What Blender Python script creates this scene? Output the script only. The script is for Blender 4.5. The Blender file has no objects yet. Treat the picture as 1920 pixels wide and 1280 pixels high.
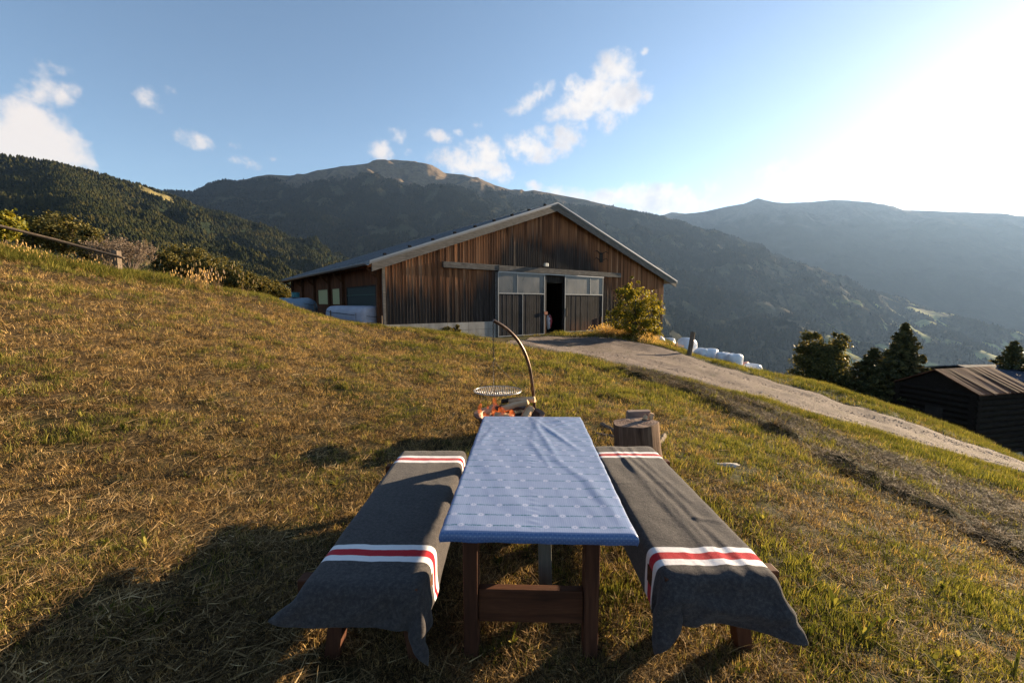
import bpy, math, random
import numpy as np
from mathutils import Vector, Matrix

rnd = random.Random(7)
rng = np.random.default_rng(11)
R = math.radians
scene = bpy.context.scene
col = scene.collection

# ------------------------------------------------------------------ camera
F = 800.0
PITCH = math.atan(72 / F)
EYE = np.array([0, 0, 1.67])
cd = bpy.data.cameras.new('camera')
cam = bpy.data.objects.new('camera', cd)
col.objects.link(cam)
cam.location = EYE
cam.rotation_euler = (R(90) - PITCH, 0, 0)
cd.sensor_width = 36
cd.lens = F / 1920 * 36
cd.clip_start = 0.05
cd.clip_end = 80000
scene.camera = cam

# ------------------------------------------------------------------ light
SUN_AZ, SUN_EL = R(56), R(12)
SUN = np.array([math.sin(SUN_AZ) * math.cos(SUN_EL), math.cos(SUN_AZ) * math.cos(SUN_EL), math.sin(SUN_EL)])
sl = bpy.data.lights.new('sun', 'SUN')
sl.energy = 5.0
sl.angle = R(0.55)
sl.color = (1.0, 0.77, 0.50)
so = bpy.data.objects.new('sun', sl)
col.objects.link(so)
so.rotation_euler = Vector(SUN).to_track_quat('Z', 'Y').to_euler()
so.location = (30, 20, 30)

scene.view_settings.view_transform = 'Standard'
scene.view_settings.look = 'None'
scene.view_settings.gamma = 1
scene.view_settings.use_curve_mapping = False
scene.view_settings.exposure = 2.2
SKY_STRENGTH = 0.05
HAZE_DENSITY = 0.000023


# ------------------------------------------------------------------ pixel helpers (used once, to measure the place)
_c, _s = math.cos(PITCH), math.sin(PITCH)
def ray(x, y):
    a = (x - 960) / F; b = (640 - y) / F
    return np.array([a, _c + _s * b, b * _c - _s])
def aty(x, y, D):
    r = ray(x, y); return EYE + r * D / r[1]
def atz(x, y, z):
    r = ray(x, y); return EYE + r * (z - EYE[2]) / r[2]
def on_plane(x, y, P, n):
    r = ray(x, y); return EYE + r * np.dot(np.array(P) - EYE, n) / np.dot(r, n)


# ------------------------------------------------------------------ node helpers
class NT:
    def __init__(s, tree):
        s.t = tree; s.n = tree.nodes; s.l = tree.links
    def add(s, typ, **kw):
        n = s.n.new(typ)
        for k, v in kw.items():
            setattr(n, k, v)
        return n
    def set(s, sock, v):
        if hasattr(v, 'is_output') or isinstance(v, bpy.types.NodeSocket):
            s.l.new(v, sock)
        elif isinstance(v, bpy.types.Node):
            s.l.new(v.outputs[0], sock)
        else:
            if isinstance(v, (tuple, list)) and len(v) == 3 and sock.type == 'RGBA':
                v = (*v, 1)
            sock.default_value = v
    def math(s, op, a, b=None, c=None, clamp=False):
        n = s.add('ShaderNodeMath', operation=op); n.use_clamp = clamp
        s.set(n.inputs[0], a)
        if b is not None: s.set(n.inputs[1], b)
        if c is not None: s.set(n.inputs[2], c)
        return n.outputs[0]
    def vmath(s, op, a, b=None, out=0):
        n = s.add('ShaderNodeVectorMath', operation=op)
        s.set(n.inputs[0], a)
        if b is not None: s.set(n.inputs[1], b)
        return n.outputs[out]
    def noise(s, vec, scale, detail=3, rough=0.5, dist=0.0):
        n = s.add('ShaderNodeTexNoise')
        n.inputs['Scale'].default_value = scale; n.inputs['Detail'].default_value = detail
        n.inputs['Roughness'].default_value = rough; n.inputs['Distortion'].default_value = dist
        if vec is not None: s.l.new(vec, n.inputs['Vector'])
        return n.outputs[0]
    def mapping(s, vec, scale=(1, 1, 1), loc=(0, 0, 0), rot=(0, 0, 0)):
        n = s.add('ShaderNodeMapping')
        s.l.new(vec, n.inputs[0])
        n.inputs['Scale'].default_value = scale; n.inputs['Location'].default_value = loc
        n.inputs['Rotation'].default_value = rot
        return n.outputs[0]
    def ramp(s, fac, stops, interp='LINEAR'):
        n = s.add('ShaderNodeValToRGB'); n.color_ramp.interpolation = interp
        e = n.color_ramp.elements
        while len(e) < len(stops): e.new(0.5)
        for i, (p, c) in enumerate(stops):
            e[i].position = p
            if not isinstance(c, (tuple, list)): c = (c, c, c)
            e[i].color = (*c[:3], 1)
        s.set(n.inputs[0], fac)
        return n.outputs[0]
    def step(s, v, a, b):
        n = s.add('ShaderNodeMapRange'); n.interpolation_type = 'SMOOTHSTEP'
        s.set(n.inputs[0], v); n.inputs[1].default_value = a; n.inputs[2].default_value = b
        return n.outputs[0]
    def mix(s, fac, a, b, blend='MIX'):
        n = s.add('ShaderNodeMix', data_type='RGBA', blend_type=blend)
        s.set(n.inputs[0], fac); s.set(n.inputs[6], a); s.set(n.inputs[7], b)
        return n.outputs[2]
    def sep(s, v):
        n = s.add('ShaderNodeSeparateXYZ'); s.l.new(v, n.inputs[0]); return n.outputs
    def bump(s, h, strength=0.5, dist=0.01):
        n = s.add('ShaderNodeBump'); n.inputs['Strength'].default_value = strength
        n.inputs['Distance'].default_value = dist; s.set(n.inputs['Height'], h)
        return n.outputs[0]
    def pos(s):
        return s.add('ShaderNodeNewGeometry').outputs['Position']
    def obj(s):
        return s.add('ShaderNodeTexCoord').outputs['Object']
    def uv(s):
        return s.add('ShaderNodeTexCoord').outputs['UV']

def material(name, base=(0.5, 0.5, 0.5), rough=0.8, metal=0.0, spec=0.3, fn=None):
    m = bpy.data.materials.new(name)
    m.use_nodes = True
    t = NT(m.node_tree)
    b = m.node_tree.nodes['Principled BSDF']
    b.inputs['Base Color'].default_value = (*base, 1)
    b.inputs['Roughness'].default_value = rough
    b.inputs['Metallic'].default_value = metal
    b.inputs['Specular IOR Level'].default_value = spec
    if fn: fn(t, b)
    return m

# ------------------------------------------------------------------ world: physical sky and clouds
world = bpy.data.worlds.new('World')
scene.world = world
world.use_nodes = True
def build_world():
    t = NT(world.node_tree)
    for n in list(t.n): t.n.remove(n)
    out = t.add('ShaderNodeOutputWorld')
    sky = t.add('ShaderNodeTexSky', sky_type='NISHITA')
    sky.sun_disc = False
    sky.sun_elevation = SUN_EL
    sky.sun_rotation = SUN_AZ
    sky.altitude = 1400
    sky.air_density = 1.0; sky.dust_density = 0.8; sky.ozone_density = 1.3
    b1 = t.add('ShaderNodeBackground'); t.l.new(sky.outputs[0], b1.inputs[0]); b1.inputs[1].default_value = SKY_STRENGTH
    d = t.add('ShaderNodeTexCoord').outputs['Generated']
    wob = t.noise(d, 9, 5, 0.6)
    wob2 = t.noise(t.vmath('ADD', d, (7.1, 3.3, 1.7)), 26, 6, 0.62)
    #          px   py   rx  ry  angle strength
    blobs = [(70, 250, 85, 55, 20, 1.1), (20, 275, 95, 62, 0, 1.2), (95, 285, 90, 42, 25, 1.1), (130, 268, 40, 16, 0, .8),
             (105, 180, 75, 26, -10, .60), (75, 175, 45, 20, 30, .45), (110, 128, 36, 14, 15, .38), (82, 130, 26, 16, 0, .34),
             (282, 178, 22, 24, 40, .30), (318, 172, 12, 12, 0, .26), (368, 264, 34, 17, 18, .50), (438, 273, 12, 8, 0, .3),
             (450, 300, 20, 8, 0, .25), (510, 299, 7, 5, 0, .3), (475, 309, 16, 8, 20, .26),
             (718, 282, 26, 20, 20, .75), (745, 254, 16, 20, -45, .6), (765, 285, 11, 9, 0, .4),
             (826, 258, 27, 13, 15, .65), (893, 233, 14, 9, 0, .45), (878, 270, 20, 10, 0, .5), (860, 250, 9, 7, 0, .3),
             (875, 306, 70, 27, 12, .95), (905, 290, 40, 30, 0, .9), (930, 320, 30, 22, 20, .8),
             (1000, 185, 48, 17, -32, .70), (965, 203, 24, 8, -10, .45), (1015, 168, 20, 16, 0, .5),
             (1110, 185, 75, 34, -20, 1.0), (1148, 130, 40, 34, 0, .9), (1165, 180, 48, 36, 10, .95), (1075, 160, 26, 20, 0, .55),
             (1060, 207, 38, 20, -15, .8), (1140, 225, 22, 26, 0, .6), (1213, 180, 12, 18, 30, .5), (1210, 97, 7, 7, 0, .4),
             (1185, 140, 34, 10, -5, .45), (1060, 258, 32, 34, 0, .85), (990, 276, 52, 28, 15, .65), (1010, 255, 26, 20, 0, .55), (1095, 235, 10, 8, 0, .3),
             (1005, 352, 26, 12, 20, .7), (1060, 365, 60, 15, 5, .75), (1130, 372, 60, 18, 0, .85), (1225, 375, 75, 30, 0, 1.0),
             (1300, 378, 50, 22, 0, .7), (1345, 345, 38, 22, -25, .42), (1470, 325, 50, 22, -5, .5), (1570, 325, 60, 28, 15, .6),
             (1520, 355, 62, 20, -10, .75), (1600, 350, 80, 24, 0, .5)]
    F1 = None
    for (px, py, rx, ry, ang, st) in blobs:
        c = ray(px, py); L = np.linalg.norm(c); c = c / L
        ex = ray(px + 1, py); ex = ex / np.linalg.norm(ex) - c
        ey = ray(px, py + 1); ey = ey / np.linalg.norm(ey) - c
        jx, jy = np.linalg.norm(ex), np.linalg.norm(ey)
        ex = ex - c * np.dot(ex, c); ex /= np.linalg.norm(ex)
        ey = np.cross(c, ex); ey = ey if np.dot(ey, [0, 0, -1]) > 0 else -ey
        ca, sa = math.cos(R(ang)), math.sin(R(ang))
        A = (ex * ca + ey * sa) / (rx * jx * 1.25); B = (-ex * sa + ey * ca) / (ry * jy * 1.25)
        x = t.vmath('DOT_PRODUCT', d, tuple(A), out=1); y = t.vmath('DOT_PRODUCT', d, tuple(B), out=1)
        q = t.math('MULTIPLY_ADD', x, x, t.math('MULTIPLY', y, y))
        v = t.math('MULTIPLY_ADD', q, -st, st)
        F1 = v if F1 is None else t.math('SMOOTH_MAX', F1, v, 0.12)
    front = t.math('GREATER_THAN', t.sep(d)[1], 0.0)
    f = t.math('MULTIPLY_ADD', t.math('SUBTRACT', wob, 0.5), 1.0, F1)
    f = t.math('MULTIPLY_ADD', t.math('SUBTRACT', wob2, 0.5), 1.7, f)
    f = t.math('MULTIPLY_ADD', t.math('SUBTRACT', t.noise(d, 75, 3, .5), 0.5), .7, f)
    a = t.step(f, 0.06, 0.98)
    a = t.math('MULTIPLY', t.math('MULTIPLY', a, front), 0.93)
    # the thick middle of a cloud is a little darker and greyer than its thin lit edge
    shade = t.step(t.math('MULTIPLY_ADD', t.noise(d, 14, 4, .6), 1.6, t.math('MULTIPLY', f, 0.25)), 0.75, 1.35)
    ccol = t.mix(shade, (1.0, 0.93, 0.86), (0.60, 0.60, 0.66))
    sunny = t.math('MULTIPLY_ADD', t.sep(d)[0], -0.9, 0.35, clamp=True)
    ccol = t.mix(sunny, ccol, (1.0, 0.90, 0.82))
    b2 = t.add('ShaderNodeBackground'); t.l.new(ccol, b2.inputs[0]); b2.inputs[1].default_value = 0.222
    mx = t.add('ShaderNodeMixShader'); t.l.new(a, mx.inputs[0]); t.l.new(b1.outputs[0], mx.inputs[1]); t.l.new(b2.outputs[0], mx.inputs[2])
    t.l.new(mx.outputs[0], out.inputs[0])
    world.cycles.sampling_method = 'MANUAL'; world.cycles.sample_map_resolution = 512
build_world()
# ------------------------------------------------------------------ numpy noise
_perm = rng.permutation(512)
_perm = np.concatenate([_perm, _perm])
_grad = rng.random((1024,)) * 2 * np.pi
def perlin(x, y):
    x = np.asarray(x, float); y = np.asarray(y, float)
    xi = np.floor(x).astype(int); yi = np.floor(y).astype(int)
    xf = x - xi; yf = y - yi
    def g(ix, iy, dx, dy):
        a = _grad[_perm[(_perm[ix & 511] + iy) & 511]]
        return np.cos(a) * dx + np.sin(a) * dy
    u = xf ** 3 * (xf * (xf * 6 - 15) + 10); v = yf ** 3 * (yf * (yf * 6 - 15) + 10)
    a = g(xi, yi, xf, yf); b = g(xi + 1, yi, xf - 1, yf)
    c = g(xi, yi + 1, xf, yf - 1); d = g(xi + 1, yi + 1, xf - 1, yf - 1)
    return ((a * (1 - u) + b * u) * (1 - v) + (c * (1 - u) + d * u) * v) * 1.5
def fbm(x, y, oct=4, rough=0.5):
    s = 0; a = 1.0
    for i in range(oct):
        s = s + a * perlin(x * 2 ** i + 17.3 * i, y * 2 ** i - 9.1 * i); a *= rough
    return s
def ridged(x, y, oct=4):
    s = 0; a = 1.0
    for i in range(oct):
        s = s + a * (1 - 2 * np.abs(perlin(x * 2 ** i + 7.3 * i, y * 2 ** i + 3.1 * i))); a *= 0.5
    return s

# ------------------------------------------------------------------ mesh helpers
def tag(o, label=None, cat=None, group=None, kind=None):
    if label: o['label'] = label
    if cat: o['category'] = cat
    if group: o['group'] = group
    if kind: o['kind'] = kind
    return o
def link_mesh(name, verts, faces, mat, parent=None, smooth=False, uvs=None):
    me = bpy.data.meshes.new(name)
    verts = np.asarray(verts, dtype=np.float32).reshape(-1, 3)
    if isinstance(faces, np.ndarray):
        n, k = faces.shape
        me.vertices.add(len(verts)); me.vertices.foreach_set('co', verts.ravel())
        me.loops.add(n * k); me.loops.foreach_set('vertex_index', faces.ravel().astype(np.int32))
        me.polygons.add(n); me.polygons.foreach_set('loop_start', np.arange(0, n * k, k, dtype=np.int32))
        me.update(calc_edges=True); me.validate()
    else:
        me.from_pydata([tuple(v) for v in verts.tolist()], [], faces)
    if smooth:
        me.polygons.foreach_set('use_smooth', np.ones(len(me.polygons), dtype=bool))
    if uvs is not None:
        ul = me.uv_layers.new(name='UVMap')
        idx = np.zeros(len(me.loops), dtype=np.int32); me.loops.foreach_get('vertex_index', idx)
        ul.data.foreach_set('uv', np.asarray(uvs, dtype=np.float32)[idx].ravel())
    if mat:
        for m in (mat if isinstance(mat, (list, tuple)) else [mat]):
            me.materials.append(m)
    me.update()
    o = bpy.data.objects.new(name, me)
    col.objects.link(o)
    if parent: o.parent = parent
    return o
def empty(name, loc=(0, 0, 0), rz=0, label=None, cat=None, group=None, kind=None):
    o = bpy.data.objects.new(name, None); col.objects.link(o)
    o.empty_display_size = 0.1
    o.location = loc; o.rotation_euler = (0, 0, rz)
    return tag(o, label, cat, group, kind)
def grid_faces(nu, nv, wrap_u=False):
    i = np.arange(nu if wrap_u else nu - 1); j = np.arange(nv - 1)
    I, J = np.meshgrid(i, j, indexing='ij')
    I2 = (I + 1) % nu
    a = I * nv + J; b = I2 * nv + J; c = I2 * nv + J + 1; d = I * nv + J + 1
    return np.stack([a.ravel(), b.ravel(), c.ravel(), d.ravel()], 1)

class MB:
    def __init__(s): s.v = []; s.f = []
    def poly(s, pts):
        n = len(s.v); s.v += [tuple(p) for p in pts]; s.f.append(tuple(range(n, n + len(pts))))
    def hexa(s, p):   # eight corners: bottom four then top four, counter-clockwise
        n = len(s.v); s.v += [tuple(q) for q in p]
        for q in ((0, 3, 2, 1), (4, 5, 6, 7), (0, 1, 5, 4), (1, 2, 6, 5), (2, 3, 7, 6), (3, 0, 4, 7)):
            s.f.append(tuple(n + i for i in q))
    def box(s, x0, x1, y0, y1, z0, z1):
        s.hexa([(x0, y0, z0), (x1, y0, z0), (x1, y1, z0), (x0, y1, z0), (x0, y0, z1), (x1, y0, z1), (x1, y1, z1), (x0, y1, z1)])
    def bar(s, a, b, w, h, up=(0, 0, 1), taper=1.0):
        a = Vector(a); b = Vector(b); d = (b - a).normalized(); u = Vector(up)
        x = d.cross(u)
        if x.length < 1e-4: x = d.cross(Vector((0, 1, 0)))
        x.normalize(); y = x.cross(d).normalized()
        P = []
        for q, k in ((a, 1), (b, taper)):
            P.append([q + x * (sx * w / 2 * k) + y * (sy * h / 2 * k) for sx, sy in ((-1, -1), (1, -1), (1, 1), (-1, 1))])
        n = len(s.v); s.v += [tuple(q) for q in P[0] + P[1]]
        for q in ((3, 2, 1, 0), (4, 5, 6, 7), (0, 1, 5, 4), (1, 2, 6, 5), (2, 3, 7, 6), (3, 0, 4, 7)):
            s.f.append(tuple(n + i for i in q))
    def tube(s, pts, rad, seg=10, cap=True):
        pts = [Vector(p) for p in pts]
        if not isinstance(rad, (list, tuple)): rad = [rad] * len(pts)
        n0 = len(s.v); prev = None
        for i, p in enumerate(pts):
            d = (pts[min(i + 1, len(pts) - 1)] - pts[max(i - 1, 0)])
            d = d.normalized() if d.length > 1e-9 else Vector((0, 0, 1))
            if prev is None:
                x = d.cross(Vector((0.3, 0.2, 1)))
                if x.length < 1e-3: x = d.cross(Vector((1, 0, 0)))
            else:
                x = prev - d * prev.dot(d)
            x.normalize(); prev = x; y = d.cross(x)
            for k in range(seg):
                a = 2 * math.pi * k / seg
                s.v.append(tuple(p + x * math.cos(a) * rad[i] + y * math.sin(a) * rad[i]))
        for i in range(len(pts) - 1):
            for k in range(seg):
                a = n0 + i * seg + k; b = n0 + i * seg + (k + 1) % seg
                s.f.append((a, b, b + seg, a + seg))
        if cap:
            s.f.append(tuple(n0 + k for k in reversed(range(seg))))
            e = n0 + (len(pts) - 1) * seg; s.f.append(tuple(e + k for k in range(seg)))
    def lathe(s, prof, seg=32, c=(0, 0, 0)):
        n0 = len(s.v)
        for r, z in prof:
            for k in range(seg):
                a = 2 * math.pi * k / seg
                s.v.append((c[0] + r * math.cos(a), c[1] + r * math.sin(a), c[2] + z))
        for i in range(len(prof) - 1):
            for k in range(seg):
                a = n0 + i * seg + k; b = n0 + i * seg + (k + 1) % seg
                s.f.append((a, b, b + seg, a + seg))
    def build(s, name, mat, parent=None, smooth=False, bevel=0, angle=None):
        o = link_mesh(name, s.v, s.f, mat, parent, smooth)
        if bevel:
            md = o.modifiers.new('bevel', 'BEVEL'); md.width = bevel; md.segments = 2; md.limit_method = 'ANGLE'
        if smooth and angle:
            o.data.set_sharp_from_angle(angle=R(angle))
        return o

# ------------------------------------------------------------------ the lie of the land near the camera
BARN_TH = math.atan((1980 - 960) / F / _c)
BU = np.array([math.sin(BARN_TH), math.cos(BARN_TH), 0.0])     # along the front of the barn, to the right
BN = np.array([BU[1], -BU[0], 0.0])                            # out of the front
BV = -BN
P0 = np.array([-0.86, 23.55, 0.0])
_cp = []
for px, py, D in [(-150, 448, 11.6), (0, 475, 12.8), (110, 495, 13.4), (221, 515, 14.1), (330, 530, 14.8), (440, 546, 15.5), (500, 557, 16.2), (530, 568, 16.5), (560, 582, 16.7), (595, 592, 16.8), (625, 600, 16.9), (665, 608, 16.9), (0, 500, 11), (0, 540, 9), (300, 555, 12),
                  (716, 615, 17), (800, 624, 17.5), (930, 637, 18.5), (1000, 700, 11), (1000, 660, 16), (1100, 690, 13.2),
                  (1080, 652, 21), (1200, 672, 18.5), (1320, 700, 16.8), (1440, 732, 15.3), (1600, 785, 13.8), (1760, 832, 12.8), (1920, 882, 12),
                  (1920, 940, 6.5), (1920, 1040, 4.3), (1920, 1280, 2.0), (1600, 1000, 3.6), (1600, 880, 6), (1600, 820, 10.3),
                  (1300, 760, 9.5), (1300, 722, 13.5), (1300, 850, 5), (700, 700, 8.5), (700, 650, 13), (500, 700, 7), (300, 700, 6),
                  (100, 700, 5.4), (0, 600, 7.2), (300, 600, 9.5), (500, 620, 11), (0, 900, 3.1), (300, 900, 3.4), (0, 1280, 1.48),
                  (1250, 650, 23), (1290, 664, 22.5), (1350, 679, 21), (1420, 696, 19.6), (1500, 712, 18.3), (1600, 742, 17.2), (1680, 769, 16.5),
                  (1760, 797, 16.0), (1840, 829, 15.4), (1920, 868, 14.8)]:
    _cp.append(aty(px, py, D))
def bpt(s, t, z): p = P0 + BU * s + BV * t; return np.array([p[0], p[1], z])
_cp += [bpt(-6.4, 0, .45), bpt(-3, -.5, .1), bpt(0, -.3, -.22), bpt(8.8, 0, -.2), bpt(15.8, 0, -1.2), bpt(-6.5, 8, .9), bpt(-6.5, 18, 1.5), bpt(4, -1, -.22),
        bpt(4, 3, -.22), bpt(4, 18, -.4), bpt(14, 18, -2.5)]
for p in [(-.9, 1.4, 0.02), (.9, 1.4, 0), (-.9, 3.5, 0.03), (.9, 3.5, 0), (0, 1, 0), (0.1, 2.5, 0), (0, 5.2, 0), (-1, 5, .04), (1.3, 4.3, 0), (0, -1, 0), (-2, -2, .3), (2, -2, -.25),
          (-6, -6, .9), (6, -6, -.9), (-20, -10, 3.0), (20, -8, -4), (24, 6, -5.2), (-30, 5, 4.8), (-8, 0, 1.1), (8, -1, -1.3), (0, -20, 0), (0, 50, -1), (-20, 45, 1.4), (20, 48, -6)]:
    _cp.append(np.array(p, float))
_cp = np.array(_cp)
def _phi(r): return r
def _solve():
    X = _cp[:, :2]; n = len(X)
    D = np.linalg.norm(X[:, None] - X[None], axis=2)
    A = np.zeros((n + 3, n + 3)); A[:n, :n] = _phi(np.sqrt(D ** 2 + 0.5)) ; A[:n, :n] -= np.eye(n) * 0.01
    A[:n, n] = 1; A[:n, n + 1:] = X; A[n, :n] = 1; A[n + 1:, :n] = X.T
    b = np.zeros(n + 3); b[:n] = _cp[:, 2]
    return np.linalg.solve(A, b)
_w = _solve()
def base_z(x, y):
    x = np.asarray(x, float); y = np.asarray(y, float); sh = np.broadcast(x, y).shape
    x = np.broadcast_to(x, sh).ravel(); y = np.broadcast_to(y, sh).ravel()
    n = len(_cp); z = _w[n] + _w[n + 1] * x + _w[n + 2] * y
    for i in range(n):
        z = z + _w[i] * np.sqrt((x - _cp[i, 0]) ** 2 + (y - _cp[i, 1]) ** 2 + 0.5)
    return z.reshape(sh)
_T = np.array([-1.9, -1.18, -.92, -.65, -.53, -.42, -.36, -.30, .345, .365, .40, .42, .58, .82, 1.03, 1.24, 1.9])
_YC = np.array([9.5, 12.8, 14.1, 15.6, 17, 17.4, 17.8, 50, 37, 28, 23.4, 22.6, 19.6, 17.2, 16.2, 14.8, 12.5])
_az = np.concatenate([[-180, -120, -85], np.degrees(np.arctan(_T)), [85, 120, 180]])
_rc = np.concatenate([[40, 40, 33], _YC * np.sqrt(1 + _T ** 2), [22, 25, 40]])
_kk_az = np.array([-180, -85, -27, -18, 15, 20, 60, 110, 180]); _kk = np.array([.15, .10, .12, .2, .3, .33, .33, .3, .15])
def ground_z(x, y, detail=True):
    x = np.asarray(x, float); y = np.asarray(y, float)
    r = np.hypot(x, y) + 1e-9; az = np.degrees(np.arctan2(x, y))
    rc = np.interp(az, _az, _rc); k = np.interp(az, _kk_az, _kk)
    q = np.minimum(1, rc / r)
    z = base_z(x * q, y * q)
    d = np.maximum(0, r - rc)
    fall = k * (np.sqrt(d * d + 1.2) - math.sqrt(1.2))
    far = 430.0
    z = z - far * np.tanh(fall / far)
    if detail:
        flat = 1 - np.exp(-((x - .1) ** 2 / 2.5 + (y - 2.6) ** 2 / 6))
        z = z + 0.035 * fbm(x * .55, y * .55, 3) * np.clip(r / 5, 0.15, 2.2) * flat * np.clip(60 / r, 0, 1)
        z = z + 0.012 * fbm(x * 3, y * 3, 2) * np.clip(30 / r, 0, 1)
        z = z + np.clip((r - 60) / 400, 0, 1) * 14 * fbm(x / 260, y / 260, 4)
        z = z + windrow(x, y)
    return z
_wr = []
def windrow(x, y):
    h = np.zeros_like(np.asarray(x, float))
    for pts, wd, ht in _wr:
        for (a, b) in zip(pts[:-1], pts[1:]):
            ab = b - a; L = ab @ ab
            tt = np.clip(((x - a[0]) * ab[0] + (y - a[1]) * ab[1]) / L, 0, 1)
            d = np.hypot(x - a[0] - ab[0] * tt, y - a[1] - ab[1] * tt)
            h = np.maximum(h, ht * np.exp(-(d / wd) ** 2) * (1 + .5 * perlin(x * 1.7, y * 1.7) + .35 * perlin(x * 5, y * 5)))
    return h
def hit(px, py, tmax=60, detail=False):
    r = ray(px, py); r = r / np.linalg.norm(r)
    t = np.concatenate([np.linspace(0.8, 10, 300), np.linspace(10.1, tmax, 600)])
    P = EYE + t[:, None] * r
    below = P[:, 2] < ground_z(P[:, 0], P[:, 1], detail)
    i = int(np.argmax(below)) if below.any() else len(t) - 1
    if i == 0: i = 1
    a, b = t[i - 1], t[i]
    for _ in range(16):
        m = (a + b) / 2; q = EYE + m * r
        if q[2] < ground_z(q[0:1], q[1:2], detail)[0]: b = m
        else: a = m
    return EYE + b * r
_wrA = [hit(x, y)[:2] for x, y in [(1175, 700), (1240, 722), (1330, 752), (1420, 795), (1480, 822)]]
_wrB = [hit(x, y)[:2] for x, y in [(1560, 862), (1620, 892), (1700, 930), (1800, 975), (1920, 1040), (2100, 1130)]]
_wrC = [hit(x, y)[:2] for x, y in [(1230, 708), (1300, 724), (1390, 752), (1500, 795)]]
_wr += [(_wrA, .24, .15), (_wrB, .15, .11), (_wrC, .2, .10)]
def gz(x, y): return float(ground_z(np.array([x]), np.array([y]))[0])

# ------------------------------------------------------------------ ground sheet
def attr_color(o, cols):
    a = o.data.color_attributes.new(name='cover', type='FLOAT_COLOR', domain='POINT')
    c = np.ones((len(cols), 4), np.float32); c[:, :3] = cols
    a.data.foreach_set('color', c.ravel())

def m_ground(t, b):
    p = t.pos()
    n1 = t.noise(p, 0.9, 4, .6); n2 = t.noise(p, 7, 4, .65); n3 = t.noise(p, 45, 5, .7)
    stretch = t.noise(t.mapping(p, (60, 14, 20), rot=(0, 0, .5)), 1.0, 4, .7)
    soil = t.ramp(n3, [(.3, (.010, .007, .004)), (.6, (.03, .019, .010)), (.8, (.07, .048, .025))])
    green = t.ramp(stretch, [(.3, (.008, .011, .003)), (.55, (.03, .036, .009)), (.8, (.10, .095, .028))])
    straw = t.ramp(stretch, [(.25, (.012, .008, .004)), (.5, (.06, .04, .018)), (.75, (.22, .15, .07))])
    x = t.sep(p)[0]
    gf = t.math('ADD', t.math('MULTIPLY', n1, .9), t.math('MULTIPLY', t.math('ADD', x, 1.5), .04))
    gf = t.math('ADD', gf, t.math('MULTIPLY', n2, .35))
    c = t.mix(t.step(gf, .45, .85), straw, green)
    c = t.mix(t.step(n2, .55, .75), c, soil)
    # far from the mown slope the sheet is meadow and scrub
    far = t.step(t.vmath('LENGTH', p, out=1), 60, 160)
    c = t.mix(far, c, t.ramp(t.noise(p, .012, 6, .6), [(.4, (.02, .03, .012)), (.6, (.05, .055, .02))]))
    t.l.new(c, b.inputs['Base Color'])
    h = t.math('ADD', t.math('MULTIPLY', stretch, .5), t.math('ADD', n3, t.math('MULTIPLY', n2, 2)))
    t.l.new(t.bump(h, .9, .03), b.inputs['Normal'])
M_ground = material('meadow_ground', rough=.95, spec=.1, fn=m_ground)

def build_ground():
    az = np.concatenate([np.arange(-180, -70, 4.0), np.arange(-70, 70, .3), np.arange(70, 180, 4.0)])
    r = np.concatenate([[0.0], np.geomspace(.35, 45, 300), np.geomspace(46, 30000, 120)])
    A, Rr = np.meshgrid(np.radians(az), r, indexing='ij')
    X = Rr * np.sin(A); Y = Rr * np.cos(A)
    Z = ground_z(X, Y)
    V = np.stack([X, Y, Z], -1).reshape(-1, 3)
    f = grid_faces(len(az), len(r), wrap_u=True)[:, ::-1].copy()
    o = link_mesh('ground', V, f, M_ground, smooth=True)
    tag(o, kind='structure')
build_ground()

# ------------------------------------------------------------------ gravel road and barn yard
def m_road(t, b):
    p = t.pos()
    n1 = t.noise(p, 1.3, 4, .6); n3 = t.noise(p, 60, 4, .7)
    v = t.add('ShaderNodeTexVoronoi'); v.inputs['Scale'].default_value = 38; t.l.new(p, v.inputs['Vector'])
    c = t.ramp(t.math('ADD', t.math('MULTIPLY', n1, .5), t.math('MULTIPLY', n3, .5)), [(.32, (.06, .044, .036)), (.5, (.17, .13, .11)), (.66, (.36, .29, .25))])
    c = t.mix(t.step(v.outputs['Distance'], .0, .5), c, t.mix(.6, c, (.12, .10, .09)))
    u = t.sep(t.uv())[0]
    tuft = t.math('MULTIPLY', t.step(t.noise(p, 3, 5, .7), .50, .66), t.step(t.math('ABSOLUTE', t.math('SUBTRACT', u, .5)), .16, .04))
    edge = t.math('MULTIPLY', t.step(t.math('ABSOLUTE', t.math('SUBTRACT', u, .5)), .38, .5), t.step(n1, .35, .6))
    c = t.mix(t.math('MAXIMUM', t.math('MULTIPLY', tuft, .55), edge), c, (.07, .07, .025))
    t.l.new(c, b.inputs['Base Color'])
    h = t.math('ADD', t.math('MULTIPLY', v.outputs['Distance'], -1), t.math('ADD', n3, t.math('MULTIPLY', n1, 2)))
    t.l.new(t.bump(h, 1, .03), b.inputs['Normal'])
M_road = material('gravel', rough=.95, spec=.15, fn=m_road)
_road_px = [((942, 645), (1000, 631)), ((1000, 652), (1130, 630)), ((1080, 668), (1225, 644)), ((1180, 690), (1280, 664)), ((1300, 719), (1355, 690)),
            ((1440, 756), (1450, 714)), ((1560, 786), (1560, 750)), ((1680, 827), (1690, 789)), ((1800, 858), (1800, 826)), ((1920, 891), (1915, 868))]
_rl = [hit(*a) for a, b in _road_px]; _rr = [hit(*b) for a, b in _road_px]
for k in range(5):
    _rl.append(_rl[-1] + (_rl[-1] - _rl[-2]) / np.linalg.norm(_rl[-1] - _rl[-2]) * 2.5)
    _rr.append(_rr[-1] + (_rr[-1] - _rr[-2]) / np.linalg.norm(_rr[-1] - _rr[-2]) * 2.5)
_rl = np.array(_rl)[:, :2]; _rr = np.array(_rr)[:, :2]
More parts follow.
